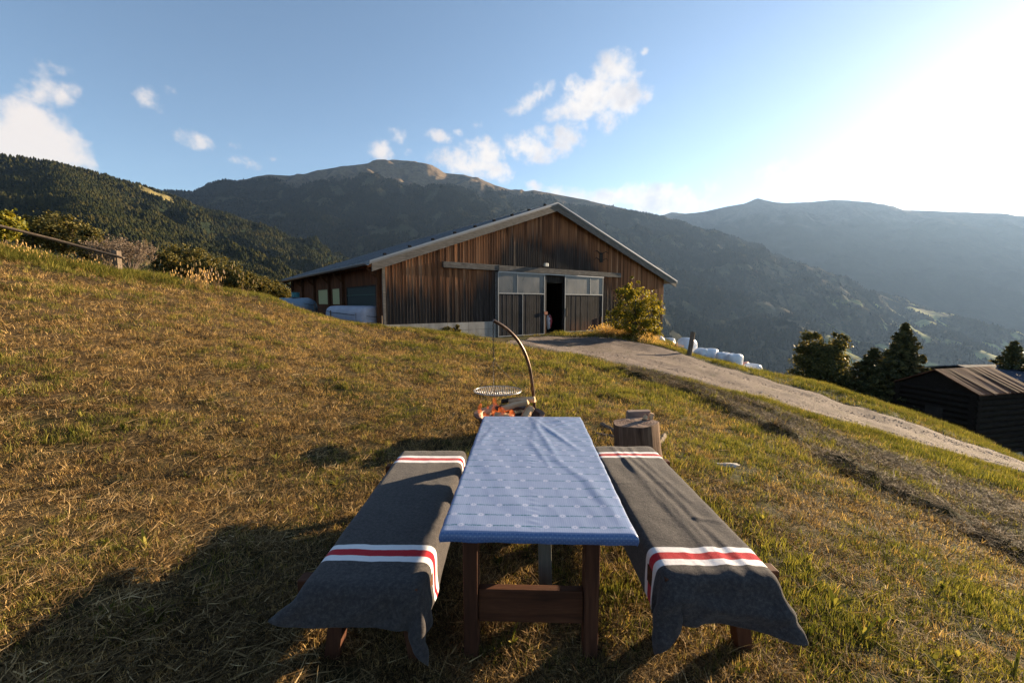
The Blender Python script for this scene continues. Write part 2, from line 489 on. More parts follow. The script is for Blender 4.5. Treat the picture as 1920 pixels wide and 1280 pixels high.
def dense(P, n):
    d = np.concatenate([[0], np.cumsum(np.linalg.norm(np.diff(P, axis=0), axis=1))])
    q = np.linspace(0, len(P) - 1, n); i = np.arange(len(P))
    Q = np.stack([np.interp(q, i, P[:, k]) for k in range(P.shape[1])], 1)
    for _ in range(60): Q[1:-1] = (Q[:-2] + 2 * Q[1:-1] + Q[2:]) / 4
    return Q
_rl = dense(_rl, 130); _rr = dense(_rr, 130)
def road_mask(x, y):
    """how far inside the road (0..1 across) a point lies, nan-free: returns bool"""
    c = (_rl + _rr) / 2; w = np.linalg.norm(_rr - _rl, axis=1) / 2
    x = np.asarray(x); y = np.asarray(y); out = np.zeros(x.shape, bool)
    for i in range(0, len(c), 2):
        out |= np.hypot(x - c[i, 0], y - c[i, 1]) < w[i] * .9
    return out
def build_road():
    nu = 15; us = np.linspace(0, 1, nu)
    wob = .09 * perlin(np.arange(130) * .31, 3.3 + np.zeros(130)); wob2 = .09 * perlin(np.arange(130) * .33, 9.3 + np.zeros(130))
    P = []; UV = []
    for i in range(130):
        L = np.linalg.norm(_rr[i] - _rl[i])
        for u in us:
            uu = u + (wob[i] * (1 - u) + wob2[i] * u) / L * 2
            q = _rl[i] * (1 - uu) + _rr[i] * uu; P.append(q); UV.append((u, i * .3))
    P = np.array(P)
    e = np.minimum(np.tile(us, 130), 1 - np.tile(us, 130))
    z = ground_z(P[:, 0], P[:, 1]) + .05 + .02 * np.clip(e * 8, 0, 1) - .13 * (e < .01)
    z = z - .03 * (np.exp(-((np.tile(us, 130) - .28) / .09) ** 2) + np.exp(-((np.tile(us, 130) - .72) / .09) ** 2))
    o = link_mesh('road', np.column_stack([P, z]), grid_faces(130, nu), M_road, smooth=True, uvs=np.array(UV))
    tag(o, kind='structure')
build_road()

# ------------------------------------------------------------------ mountains
def seg_dist(X, Y, chains, warp):
    """height of the ridge skeleton: max over ridges of crest height minus slope times distance"""
    best = np.full(X.shape, -9e9); dist = np.full(X.shape, 9e9)
    for pts, slope in chains:
        P = np.array([aty(*p) for p in pts])
        for a, b in zip(P[:-1], P[1:]):
            ab = (b - a)[:2]; L = ab @ ab
            tt = np.clip(((X - a[0]) * ab[0] + (Y - a[1]) * ab[1]) / L, 0, 1)
            d = np.hypot(X - a[0] - ab[0] * tt, Y - a[1] - ab[1] * tt)
            dd = d + warp * np.minimum(d, 420)
            h = a[2] + (b[2] - a[2]) * tt - slope * (np.sqrt(dd * dd + 30 ** 2) - 30)
            m = h > best
            best = np.where(m, h, best); dist = np.where(m, d, dist)
    return best, dist

def mountain(name, chains, az0, az1, r0, r1, na, nr, amp, lam, floor, cover, detail_amp=5, mat=None):
    az = np.linspace(R(az0), R(az1), na); r = np.linspace(r0, r1, nr)
    A, Rr = np.meshgrid(az, r, indexing='ij')
    X = Rr * np.sin(A); Y = Rr * np.cos(A)
    warp = .45 * fbm(X / lam, Y / lam, 3)
    H, d = seg_dist(X, Y, chains, warp)
    k = np.clip(d / (lam * 1.2), 0, 1)
    g = ridged(X / lam + .3 * fbm(X / lam / 2, Y / lam / 2, 2), Y / lam, 5) - 1.0
    Z = H + amp * k * g * np.clip(Rr / r1 * 1.5 - .25, .12, 1) + detail_amp * fbm(X / 70, Y / 70, 4) * (.25 + .75 * k)
    Z = np.maximum(Z, floor)
    c = cover(X, Y, Z, np.degrees(A))
    V = np.stack([X, Y, Z], -1).reshape(-1, 3)
    o = link_mesh(name, V, grid_faces(na, nr)[:, ::-1].copy(), mat or M_mountain, smooth=True)
    attr_color(o, c[0].reshape(-1, 3))
    tag(o, kind='structure')
    return X, Y, Z, c[1]

def m_mountain(t, b):
    a = t.add('ShaderNodeVertexColor'); a.layer_name = 'cover'
    p = t.pos()
    n = t.noise(p, .03, 6, .65); n2 = t.noise(p, .11, 4, .7)
    c = t.mix(1.0, a.outputs[0], t.ramp(t.math('ADD', t.math('MULTIPLY', n, .6), t.math('MULTIPLY', n2, .4)), [(.3, .45), (.5, 1.0), (.72, 1.7)]), 'MULTIPLY')
    t.l.new(c, b.inputs['Base Color'])
    t.l.new(t.bump(t.math('ADD', n, n2), .7, 9), b.inputs['Normal'])
M_mountain = material('mountain_cover', rough=1, spec=0.02, fn=m_mountain)

def mixc(a, b, k): return a * (1 - k[..., None]) + np.array(b) * k[..., None]
def sm(x, a, b):
    t = np.clip((x - a) / (b - a), 0, 1); return t * t * (3 - 2 * t)
FOREST = np.array([.008, .011, .006])  # shade of the main slopes is put into this dark forest tone

def cover_main(X, Y, Z, A):
    c = np.broadcast_to(FOREST, X.shape + (3,)).copy()
    n = fbm(X / 350, Y / 350, 5, .6)
    top = sm(Z + 130 * n, 960, 1090)
    c = mixc(c, (.14, .105, .07), top)
    c = mixc(c, (.07, .06, .05), top * sm(fbm(X / 130, Y / 130, 4), .15, .5) * .8)
    px = 960 + F * np.tan(np.radians(A))
    # meadow patches on the lower spur that runs down into the valley
    mp = sm(fbm(X / 170 + 5, Y / 300, 4, .55), .20, .32) * sm(px, 1500, 1600) * (1 - sm(Z, -20, 60))
    br = sm(fbm(X / 120 + 2, Y / 160 - 5, 4, .6), .15, .4) * sm(px, 1360, 1450) * (1 - sm(px, 1650, 1800)) * (1 - sm(Z, 260, 420)) * (1 - mp)
    c = mixc(c, (.075, .06, .035), br * .8)
    c = mixc(c, (.24, .24, .09), mp)
    mb = sm(fbm(X / 150 - 3, Y / 200 + 8, 4), .25, .45) * (1 - top)
    c = mixc(c, (.06, .055, .03), mb * .6)
    return c, (1 - top) * (1 - mp) * (1 - .5 * mb) * (1 - .6 * br)
def cover_left(X, Y, Z, A):
    c = np.broadcast_to(FOREST * 1.9, X.shape + (3,)).copy()
    px = 960 + F * np.tan(np.radians(A))
    r = np.hypot(X, Y)
    def patch(cx, cy, D, rx, ry):
        q = aty(cx, cy, D)
        return np.exp(-(((X - q[0]) / rx) ** 2 + ((Y - q[1]) / ry) ** 2))
    mp = patch(335, 395, 1420, 55, 150) + patch(300, 400, 1250, 60, 90) + patch(230, 470, 520, 45, 100) + patch(250, 505, 420, 40, 70) + .7 * patch(330, 440, 900, 40, 90) + .7 * patch(370, 470, 700, 40, 60)
    mp = sm(mp + .35 * fbm(X / 60, Y / 60, 3), .55, .8)
    c = mixc(c, (.17, .14, .06), mp)
    return c, 1 - mp
def cover_right(X, Y, Z, A):
    n = fbm(X / 500, Y / 500, 5, .6)
    c = np.broadcast_to(FOREST, X.shape + (3,)).copy()
    c = mixc(c, (.055, .052, .045), sm(Z + 200 * n, 1150, 1500))
    return c, 1 - sm(Z + 200 * n, 1150, 1500)

crest_main = [(250, 352, 3200), (300, 358, 3300), (350, 359, 3400), (380, 364, 3500), (405, 360, 3600), (440, 352, 3700), (465, 343, 3800), (490, 334, 3900), (510, 328, 4000),
              (540, 330, 4100), (575, 330, 4200), (600, 319, 4300), (650, 312, 4400), (700, 305, 4500), (740, 300, 4500), (775, 303, 4500), (805, 312, 4500), (835, 325, 4500),
              (870, 328, 4500), (900, 336, 4500), (930, 348, 4500), (960, 357, 4600), (985, 359, 4600), (1000, 357, 4600), (1050, 366, 4600), (1100, 375, 4600), (1150, 388, 4500),
              (1200, 398, 4450), (1240, 405, 4400), (1300, 424, 4300), (1350, 441, 4200), (1400, 464, 4100), (1450, 480, 4000), (1500, 499, 3900), (1560, 521, 3700), (1640, 550, 3500),
              (1700, 572, 3300), (1800, 602, 3100), (1920, 634, 2900), (2100, 670, 2600)]
chains_main = [(crest_main, .52),
               ([(745, 318, 4400), (790, 338, 4200), (830, 349, 3900), (880, 367, 3600), (940, 401, 3200), (1000, 445, 2700)], .55),
               ([(690, 345, 4100), (784, 373, 3500), (850, 394, 3100), (905, 415, 2800), (970, 465, 2300)], .55),
               ([(600, 330, 4300), (620, 380, 3600), (660, 430, 2900), (700, 500, 2200)], .55),
               ([(1050, 366, 4600), (1090, 420, 3900), (1150, 470, 3300), (1230, 540, 2600)], .55),
               ([(1240, 405, 4400), (1300, 470, 3600), (1400, 540, 2900), (1500, 600, 2300)], .55),
               ([(440, 352, 3700), (470, 400, 2900), (520, 450, 2400)], .55),
               ([(1280, 645, 2000), (1350, 612, 2100), (1430, 592, 2200), (1475, 606, 2100), (1530, 640, 1900)], .5),
               ([(1540, 525, 3700), (1600, 580, 3000), (1680, 640, 2300)], .45),
               ([(1700, 572, 3300), (1780, 630, 2500), (1900, 690, 2000)], .40)]
crest_left = [(-500, 300, 950), (-200, 285, 1000), (0, 295, 1100), (50, 300, 1130), (100, 309, 1150), (170, 326, 1200), (240, 346, 1250), (290, 362, 1450)]
spur_left = [(290, 362, 1450), (345, 384, 1450), (400, 400, 1400), (440, 414, 1350), (480, 438, 1280), (505, 458, 1220), (520, 490, 1120), (535, 540, 1000)]
chains_left = [(crest_left, .55), (spur_left, .5),
               ([(120, 320, 1100), (150, 370, 850), (200, 430, 600)], .5),
               ([(280, 365, 1400), (290, 410, 1100), (330, 450, 800), (380, 500, 600)], .5),
               ([(490, 515, 1500), (535, 470, 1550), (580, 462, 1600), (612, 482, 1500), (660, 525, 1350)], .5)]
crest_right = [(1000, 470, 8600), (1150, 430, 8500), (1235, 406, 8400), (1260, 398, 8300), (1285, 401, 8300), (1320, 397, 8200), (1360, 388, 8200), (1395, 382, 8000), (1420, 372, 8000),
               (1445, 379, 8000), (1470, 381, 8000), (1520, 379, 7900), (1560, 375, 7800), (1590, 376, 7800), (1620, 379, 7800), (1650, 387, 7700), (1670, 394, 7700), (1740, 395, 7600),
               (1800, 398, 7500), (1880, 400, 7400), (1905, 408, 7300), (1940, 423, 7200), (2050, 455, 7000), (2300, 480, 6500), (2600, 500, 5900), (3200, 520, 5000), (4200, 530, 3900), (6000, 540, 2900)]
chains_right = [(crest_right, .5), ([(1420, 373, 8000), (1480, 440, 7000), (1560, 500, 6200), (1650, 550, 5500)], .5),
                ([(1600, 378, 7800), (1700, 450, 6600), (1800, 530, 5500)], .5), ([(1800, 399, 7500), (1900, 480, 6300), (2000, 550, 5200)], .5),
                ([(1300, 400, 8300), (1380, 460, 7200), (1440, 500, 6400)], .5)]
MT = {}
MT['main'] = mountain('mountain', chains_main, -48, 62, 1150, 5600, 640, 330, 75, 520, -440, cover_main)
MT['left'] = mountain('wooded_hill', chains_left, -66, -14, 330, 1900, 420, 260, 55, 230, -440, cover_left, 3)
MT['right'] = mountain('distant_mountain', chains_right, 0, 82, 3800, 16000, 520, 330, 110, 800, -440, cover_right, 10)

# ------------------------------------------------------------------ scattering (geometry nodes, only for growth nobody could count)
def scatter(name, pts, rots, scales, idx, sources, label, cat):
    me = bpy.data.meshes.new(name)
    n = len(pts)
    me.vertices.add(n); me.vertices.foreach_set('co', np.asarray(pts, np.float32).ravel())
    a = me.attributes.new('rot', 'FLOAT_VECTOR', 'POINT'); a.data.foreach_set('vector', np.asarray(rots, np.float32).ravel())
    a = me.attributes.new('siz', 'FLOAT_VECTOR', 'POINT')
    sc = np.asarray(scales, np.float32)
    if sc.ndim == 1: sc = np.repeat(sc[:, None], 3, 1)
    a.data.foreach_set('vector', sc.ravel())
    a = me.attributes.new('pick', 'INT', 'POINT'); a.data.foreach_set('value', np.asarray(idx, np.int32))
    o = bpy.data.objects.new(name, me); col.objects.link(o)
    c = bpy.data.collections.new(name + '_sources')
    for k, s in enumerate(sources):
        s.name = '%s_piece_%02d' % (name, k)
        for uc in list(s.users_collection): uc.objects.unlink(s)
        c.objects.link(s)
    g = bpy.data.node_groups.new(name + '_scatter', 'GeometryNodeTree')
    g.interface.new_socket('Geometry', in_out='INPUT', socket_type='NodeSocketGeometry')
    g.interface.new_socket('Geometry', in_out='OUTPUT', socket_type='NodeSocketGeometry')
    N = g.nodes; Lk = g.links
    gi = N.new('NodeGroupInput'); go = N.new('NodeGroupOutput')
    m2p = N.new('GeometryNodeMeshToPoints'); Lk.new(gi.outputs[0], m2p.inputs['Mesh'])
    iop = N.new('GeometryNodeInstanceOnPoints'); Lk.new(m2p.outputs[0], iop.inputs['Points'])
    ci = N.new('GeometryNodeCollectionInfo'); ci.inputs['Collection'].default_value = c
    ci.inputs['Separate Children'].default_value = True; ci.inputs['Reset Children'].default_value = True
    Lk.new(ci.outputs[0], iop.inputs['Instance']); iop.inputs['Pick Instance'].default_value = True
    def na(nm, ty):
        q = N.new('GeometryNodeInputNamedAttribute'); q.data_type = ty; q.inputs['Name'].default_value = nm
        return next(s for s in q.outputs if s.enabled and s.name == 'Attribute')
    Lk.new(na('pick', 'INT'), iop.inputs['Instance Index'])
    e2r = N.new('FunctionNodeEulerToRotation'); Lk.new(na('rot', 'FLOAT_VECTOR'), e2r.inputs[0]); Lk.new(e2r.outputs[0], iop.inputs['Rotation'])
    Lk.new(na('siz', 'FLOAT_VECTOR'), iop.inputs['Scale'])
    Lk.new(iop.outputs[0], go.inputs[0])
    md = o.modifiers.new('scatter', 'NODES'); md.node_group = g
    tag(o, label, cat, kind='stuff')
    return o

def m_conifer(t, b):
    p = t.pos()
    rv = t.add('ShaderNodeObjectInfo').outputs['Random']
    c = t.ramp(t.math('ADD', t.math('MULTIPLY', rv, .42), t.math('MULTIPLY', t.noise(p, .012, 4), .7)),
               [(.1, (.007, .010, .004)), (.45, (.014, .017, .007)), (.7, (.030, .029, .010)), (.95, (.06, .047, .016))])
    t.l.new(c, b.inputs['Base Color'])
M_conifer = material('far_conifer', rough=1, spec=.02, fn=m_conifer)
M_conifer_shade = material('far_conifer_shade', rough=1, spec=.0, fn=lambda t, b: t.l.new(t.ramp(t.math('ADD', t.math('MULTIPLY', t.add('ShaderNodeObjectInfo').outputs['Random'], .6), t.math('MULTIPLY', t.noise(t.pos(), .004, 3), .5)),
    [(.1, (.004, .006, .004)), (.45, (.007, .010, .006)), (.7, (.014, .016, .007)), (.95, (.028, .024, .010))]), b.inputs['Base Color']))  # darker copy of the hill conifer, mountain's own shade put into its colour
def conifer_src(seed, seg=6, tiers=3, round_=False, mat=None):
    q = random.Random(seed); m = MB()
    for k in range(tiers):
        z0 = .08 + k * .8 / tiers; z1 = min(1.0, z0 + 1.25 * (1 - z0) / (tiers - k) ** .6)
        rr = .26 * (1 - z0) ** .8 + .02
        n = len(m.v)
        for i in range(seg):
            a = 2 * math.pi * (i + .5 * k) / seg; f = rr * q.uniform(.75, 1.2)
            if round_: f *= 1.5
            m.v.append((f * math.cos(a), f * math.sin(a), z0 + q.uniform(-.03, .03)))
        m.v.append((q.uniform(-.01, .01), 0, z1))
        for i in range(seg): m.f.append((n + i, n + (i + 1) % seg, n + seg))
        m.f.append(tuple(n + i for i in reversed(range(seg))))
    return m.build('piece', mat or M_conifer)

def forest(name, src, n, h0, h1, label, seed, power=1.6, mat=None):
    X, Y, Z, wood = src
    g = np.random.default_rng(seed)
    rr = np.hypot(X, Y)[:-1, :-1]
    w = (rr ** (1 - power)) * (wood[:-1, :-1] > .5)
    # leave out slopes that face away from the valley in front
    dz = (Z[:-1, 1:] - Z[:-1, :-1]) / (rr[0, 1] - rr[0, 0] + 1e-6)
    el = Z / np.hypot(X, Y)
    cm = np.maximum.accumulate(el, axis=1)
    vis = (el >= cm - .004)[:-1, :-1]
    w = w * vis * (Z[:-1, :-1] > -430)
    w = (w / w.sum()).ravel(); k = g.choice(len(w), n, p=w)
    i, j = np.unravel_index(k, rr.shape); u = g.random(n); v = g.random(n)
    def lerp(Q): return (Q[i, j] * (1 - u) + Q[i + 1, j] * u) * (1 - v) + (Q[i, j + 1] * (1 - u) + Q[i + 1, j + 1] * u) * v
    x, y, z = lerp(X), lerp(Y), lerp(Z)
    s = g.uniform(h0, h1, n)
    wd = g.uniform(.85, 1.5, n)
    rot = np.column_stack([np.zeros(n), np.zeros(n), g.uniform(0, 6.28, n)])
    return scatter(name, np.column_stack([x, y, z - s * .06]), rot, np.column_stack([s * wd, s * wd, s]), g.integers(0, 3, n),
                   [conifer_src(seed, mat=mat), conifer_src(seed + 1, 5, 2, mat=mat), conifer_src(seed + 2, 6, 2, True, mat=mat)], label, 'forest')
forest('hill_forest', MT['left'], 42000, 8, 14, 'dense green conifer forest covering the near hill on the left', 3)
forest('mountain_forest', MT['main'], 90000, 11, 19, 'shade-darkened forest covering the slopes of the big mountain behind the barn', 5, mat=M_conifer_shade)

# ------------------------------------------------------------------ air
def build_haze():
    m = bpy.data.materials.new('haze'); m.use_nodes = True
    n = m.node_tree.nodes; n.remove(n['Principled BSDF'])
    v = n.new('ShaderNodeVolumePrincipled')
    v.inputs['Color'].default_value = (.38, .60, 1.0, 1); v.inputs['Density'].default_value = HAZE_DENSITY
    v.inputs['Anisotropy'].default_value = .32
    m.node_tree.links.new(v.outputs[0], n['Material Output'].inputs['Volume'])
    q = MB(); q.box(-32000, 32000, -32000, 32000, -1200, 2010)
    o = q.build('haze', m); tag(o, 'thin blue evening haze filling the valley', 'haze', kind='stuff')
build_haze()

# ------------------------------------------------------------------ wood and other shared materials
def m_barnwood(t, b):
    o = t.obj(); x, y, z = t.sep(o)
    board = t.math('FLOOR', t.math('DIVIDE', x, .165))
    bn = t.add('ShaderNodeTexWhiteNoise', noise_dimensions='1D'); t.l.new(board, bn.inputs['W'])
    streak = t.noise(t.mapping(o, (9, 9, .35)), 1.0, 6, .75)
    fine = t.noise(t.mapping(o, (70, 70, 1.6)), 1.0, 3, .7)
    big = t.noise(t.mapping(o, (.45, 1, .55)), 1.0, 3, .5)
    # height of the dark weathering: high over the doorway, low near the corners
    mid = t.math('MULTIPLY', t.step(x, -2.0, 1.5), t.step(x, 10.5, 6.5))
    lim = t.math('MULTIPLY_ADD', mid, 2.9, 2.2)
    lim = t.math('SUBTRACT', lim, t.math('MULTIPLY', t.step(x, 9, 12), .9))
    lim = t.math('ADD', lim, t.math('MULTIPLY', t.math('SUBTRACT', streak, .5), 3.6))
    lim = t.math('ADD', lim, t.math('MULTIPLY', t.math('SUBTRACT', bn.outputs[0], .5), .9))
    lim = t.math('ADD', lim, t.math('MULTIPLY', t.math('SUBTRACT', big, .5), 1.6))
    d = t.math('SUBTRACT', z, lim)
    dark = t.step(d, .9, -.7)
    base = t.ramp(t.math('ADD', t.math('MULTIPLY', streak, .7), t.math('MULTIPLY', bn.outputs[0], .35)),
                  [(.25, (.05, .024, .013)), (.45, (.16, .068, .031)), (.62, (.27, .120, .053)), (.8, (.38, .22, .125))])
    grey = t.ramp(streak, [(.35, (.014, .011, .010)), (.55, (.035, .028, .025)), (.72, (.10, .082, .072))])
    c = t.mix(dark, base, grey)
    c = t.mix(t.math('MULTIPLY', t.step(fine, .4, .75), .45), c, t.mix(.5, c, (.02, .015, .012)))
    t.l.new(c, b.inputs['Base Color'])
    t.l.new(t.bump(t.math('ADD', fine, streak), .5, .01), b.inputs['Normal'])
M_barn = material('barn_boards', rough=.85, spec=.15, fn=m_barnwood)

def wood_fn(dark, mid, light, sc=(30, 30, 2.0), bump=.4):
    def fn(t, b):
        o = t.obj()
        g = t.noise(t.mapping(o, sc), 1.0, 6, .7, .6)
        g2 = t.noise(o, 3, 3, .6)
        c = t.ramp(t.math('ADD', t.math('MULTIPLY', g, .75), t.math('MULTIPLY', g2, .25)), [(.3, dark), (.5, mid), (.7, light)])
        t.l.new(c, b.inputs['Base Color'])
        t.l.new(t.bump(g, bump, .006), b.inputs['Normal'])
    return fn
M_beam = material('weathered_beam', rough=.85, spec=.15, fn=wood_fn((.035, .032, .030), (.085, .08, .075), (.17, .16, .15), (2, 20, 20)))
M_fascia = material('grey_fascia', rough=.8, spec=.15, fn=wood_fn((.06, .053, .047), (.12, .108, .095), (.19, .172, .152), (2, 20, 20)))
M_darkwood = material('dark_wood', rough=.85, spec=.15, fn=wood_fn((.008, .007, .006), (.024, .02, .018), (.06, .05, .045), (14, 14, .8)))
M_brownwood = material('brown_wood', rough=.75, spec=.2, fn=wood_fn((.022, .009, .005), (.065, .024, .012), (.12, .05, .024), (25, 25, 2)))
M_brownwood_x = material('brown_wood_rail', rough=.75, spec=.2, fn=wood_fn((.025, .010, .005), (.075, .027, .012), (.13, .052, .024), (2, 25, 25)))
M_greywood = material('grey_green_wood', rough=.85, spec=.15, fn=wood_fn((.06, .06, .05), (.11, .11, .09), (.18, .17, .14), (25, 25, 2)))
M_post = material('post_wood', rough=.9, spec=.1, fn=wood_fn((.05, .035, .025), (.13, .10, .075), (.24, .19, .15), (25, 25, 2)))
M_metal_frame = material('pale_metal', (.20, .21, .22), .5, .3)
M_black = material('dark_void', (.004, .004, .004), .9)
M_grey_metal = material('grey_metal', (.20, .20, .21), .4, .7)

def m_roof(t, b):
    o = t.obj(); x, y, z = t.sep(o)
    n = t.noise(o, .7, 5, .6)
    c = t.ramp(n, [(.3, (.10, .11, .125)), (.7, (.17, .18, .20))])
    t.l.new(c, b.inputs['Base Color'])
    t.l.new(t.ramp(n, [(.3, .35), (.7, .6)]), b.inputs['Roughness'])
M_roof = material('roof_sheet', rough=.5, spec=.4, fn=m_roof)

def m_concrete(t, b):
    o = t.obj()
    n = t.noise(o, 1.2, 5, .65); n2 = t.noise(t.mapping(o, (3, 3, .6)), 1.0, 4, .6); n3 = t.noise(o, 40, 3, .6)
    c = t.ramp(t.math('ADD', t.math('MULTIPLY', n, .5), t.math('MULTIPLY', n2, .5)), [(.3, (.14, .13, .12)), (.55, (.28, .27, .25)), (.75, (.38, .37, .35))])
    x, y, z = t.sep(o)
    seam = t.math('LESS_THAN', t.math('ABSOLUTE', t.math('SUBTRACT', t.math('FRACT', t.math('DIVIDE', x, 1.25)), .5)), .008)
    seam2 = t.math('LESS_THAN', t.math('ABSOLUTE', t.math('SUBTRACT', z, .28)), .012)
    c = t.mix(t.math('MULTIPLY', t.math('MAXIMUM', seam, seam2), .6), c, (.07, .065, .06))
    t.l.new(c, b.inputs['Base Color']); t.l.new(t.bump(n3, .3, .005), b.inputs['Normal'])
M_concrete = material('concrete', rough=.9, spec=.15, fn=m_concrete)

def m_sheet(t, b):
    o = t.obj(); n = t.noise(t.mapping(o, (1.5, 1.5, .7)), 1, 4, .6)
    t.l.new(t.ramp(n, [(.3, (.035, .038, .043)), (.7, (.075, .08, .09))]), b.inputs['Base Color'])
    t.l.new(t.ramp(n, [(.3, .22), (.7, .4)]), b.inputs['Roughness'])
M_pane = material('plastic_pane', rough=.3, spec=.5, fn=m_sheet)

# ------------------------------------------------------------------ barn
barn = empty('barn', (P0[0], P0[1], 0), math.atan2(BU[1], BU[0]), 'large weathered timber barn with grey metal roof and sliding doors', 'barn')
def bl(px, py, off=0.0):
    """pixel -> (s, z) on the plane parallel to the barn front"""
    P = on_plane(px, py, P0 + BN * off, BN); return float(np.dot(P - P0, BU)), float(P[2])
OV = .4
sR, zR = bl(1045, 380, OV); sL, zL = bl(692, 489, OV); sE, zE = bl(1269, 527, OV)
kL = (zR - zL) / (sR - sL); kR = (zR - zE) / (sE - sR)
W0, W1, DEP = -6.4, 16.0, 19.0
def roof_top(s): return zR - (kL * (sR - s) if s < sR else kR * (s - sR))
def build_barn():
    q = random.Random(3)
    RT = .14
    # roof: two slabs
    for side, (a, bb) in enumerate(((sL, sR), (sR, sE))):
        m = MB(); za, zb = roof_top(a), roof_top(bb)
        m.hexa([(a, -OV - .02, za - RT), (bb, -OV - .02, zb - RT), (bb, DEP + .5, zb - RT), (a, DEP + .5, za - RT),
                (a, -OV - .02, za), (bb, -OV - .02, zb), (bb, DEP + .5, zb), (a, DEP + .5, za)])
        n = 26
        for k in range(n + 1):    # ribs running down the slope
            y = -OV + .02 + k * (DEP + .8) / n
            sl_ = (zb - za) / (bb - a); 
            m.hexa([(a, y, za), (bb, y, zb), (bb, y + .05, zb), (a, y + .05, za), (a, y, za + .045), (bb, y, zb + .045), (bb, y + .05, zb + .045), (a, y + .05, za + .045)])
        r = m.build('roof', M_roof, barn)
        # pale verge strip and its clips
        m = MB()
        m.hexa([(a, -OV - .07, za - .06), (bb, -OV - .07, zb - .06), (bb, -OV - .023, zb - .06), (a, -OV - .023, za - .06),
                (a, -OV - .07, za + .02), (bb, -OV - .07, zb + .02), (bb, -OV - .023, zb + .02), (a, -OV - .023, za + .02)])
        m.build('verge_strip', M_verge, r)
        if side == 0:
            for k in range(9):
                s = a + (bb - a) * (k + .6) / 9.4; z = roof_top(s)
                m2 = MB(); m2.box(s - .05, s + .05, -OV - .05, -OV + .12, z + .05, z + .13)
                m2.build('roof_clip', M_darkwood, r)
        # barge board
        m = MB(); h = .36
        e = .05
        a2 = a + (.12 if side == 0 else 0); b2 = bb - (0 if side == 0 else .05)
        m.hexa([(a2, -OV, roof_top(a2) - RT - h + .012), (b2, -OV, roof_top(b2) - RT - h + .012), (b2, -OV + .06, roof_top(b2) - RT - h + .012), (a2, -OV + .06, roof_top(a2) - RT - h + .012),
                (a2, -OV, roof_top(a2) - RT + .012), (b2, -OV, roof_top(b2) - RT + .012), (b2, -OV + .06, roof_top(b2) - RT + .012), (a2, -OV + .06, roof_top(a2) - RT + .012)])
        m.build('barge_board', M_fascia, barn)
        # gutter along the eave
        gx = a - .07 if side == 0 else bb + .07; gzv = (za if side == 0 else zb) - .10
        m = MB()
        prof = [(gx + .08 * math.cos(t_), gzv + .08 * math.sin(t_)) for t_ in np.linspace(math.pi, 2 * math.pi, 8)]
        for (x0, z0), (x1, z1) in zip(prof[:-1], prof[1:]):
            m.poly([(x0, -OV, z0), (x1, -OV, z1), (x1, DEP + .5, z1), (x0, DEP + .5, z0)])
        g = m.build('gutter', M_grey_metal, barn); md = g.modifiers.new('t', 'SOLIDIFY'); md.thickness = .01
    # front wall boards
    m = MB(); w = .165; s = W0
    while s < W1 - .01:
        e = min(s + w - q.uniform(.006, .016), W1)
        mid = (s + e) / 2
        zb = -1.6 if mid > 8.75 else (.68 if mid < 0 else 3.42)
        if mid < 8.75 and mid > -.15 and zb < 1: zb = .68
        z0, z1 = roof_top(s) - .10, roof_top(e) - .10
        d = q.uniform(0, .014); tl = q.uniform(-.006, .006)
        if s < sR < e: z0 = z1 = min(z0, z1)
        m.hexa([(s, -.03 - d, zb), (e, -.03 - d + tl, zb), (e, 0, zb), (s, 0, zb), (s, -.03 - d, z0), (e, -.03 - d + tl, z1), (e, 0, z1), (s, 0, z0)])
        if q.random() < .95:    # cover strip
            m.box(e - .012, e + .022, -.052, -.03, zb, max(z0, z1) - .08)
        s += w
    fw = m.build('front_wall', M_barn, barn)
    m = MB()   # solid wall behind the boards, with the doorway left open
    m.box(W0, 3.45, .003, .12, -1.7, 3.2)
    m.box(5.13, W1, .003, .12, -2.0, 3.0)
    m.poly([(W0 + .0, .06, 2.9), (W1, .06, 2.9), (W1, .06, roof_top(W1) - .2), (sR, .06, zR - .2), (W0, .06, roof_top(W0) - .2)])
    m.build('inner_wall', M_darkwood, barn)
    # plinth
    m = MB(); m.box(W0 - .02, -.14, -.10, .0, -1.0, .67); m.build('plinth', M_concrete, barn)
    m = MB(); m.box(W0 - .03, W0 + .10, -.09, .02, .67, roof_top(W0) - .22); m.build('corner_board', M_fascia, barn)
    # left side wall (long side) with posts, braces, openings
    m = MB(); t = 0.0; top = roof_top(W0) - .2
    q2 = random.Random(5)
    openings = [(.78, 5.05, 1.45, 2.47), (6.45, 7.95, 1.6, 2.5), (8.7, 11.2, 1.6, 2.5)]
    while t < DEP:
        e = t + .155; mid = t + .08; d = q2.uniform(0, .012)
        segs = [(-.5, top)]
        for (a, bb, z0, z1) in openings:
            if a < mid < bb: segs = [(-.5, z0), (z1, top)]
        for (z0, z1) in segs:
            m.box(W0 - .03 - d, W0, t, e, z0, z1)
        t += .165
    m.build('side_wall', M_sideboards, barn)
    m = MB(); m.box(W0 + .01, W0 + .08, 0.13, DEP, -1, top); m.build('side_wall', M_darkwood, barn)
    for (a, bb, z0, z1), mat, nm in zip(openings, (M_greenmesh, M_cream, M_cream), ('roller_blind', 'window', 'window')):
        m = MB(); m.box(W0 - .025, W0 + .005, a, bb, z0, z1); pw = m.build(nm, mat, barn)
        f = MB(); xx = W0 - .06
        for (y0, y1, zz0, zz1) in ((a, bb, z1 + .002, z1 + .06), (a - .06, a - .002, z0 - .05, z1 + .06), (bb + .002, bb + .06, z0 - .05, z1 + .06)):
            f.box(xx, W0 - .001, y0, y1, zz0, zz1)
        f.build('frame', M_brownwood_x if mat is M_cream else M_darkwood, pw)
        if nm == 'roller_blind':
            f = MB(); f.box(W0 - .06, W0 - .03, a, bb, 2.06, 2.09); f.build('slat', M_teal, pw)
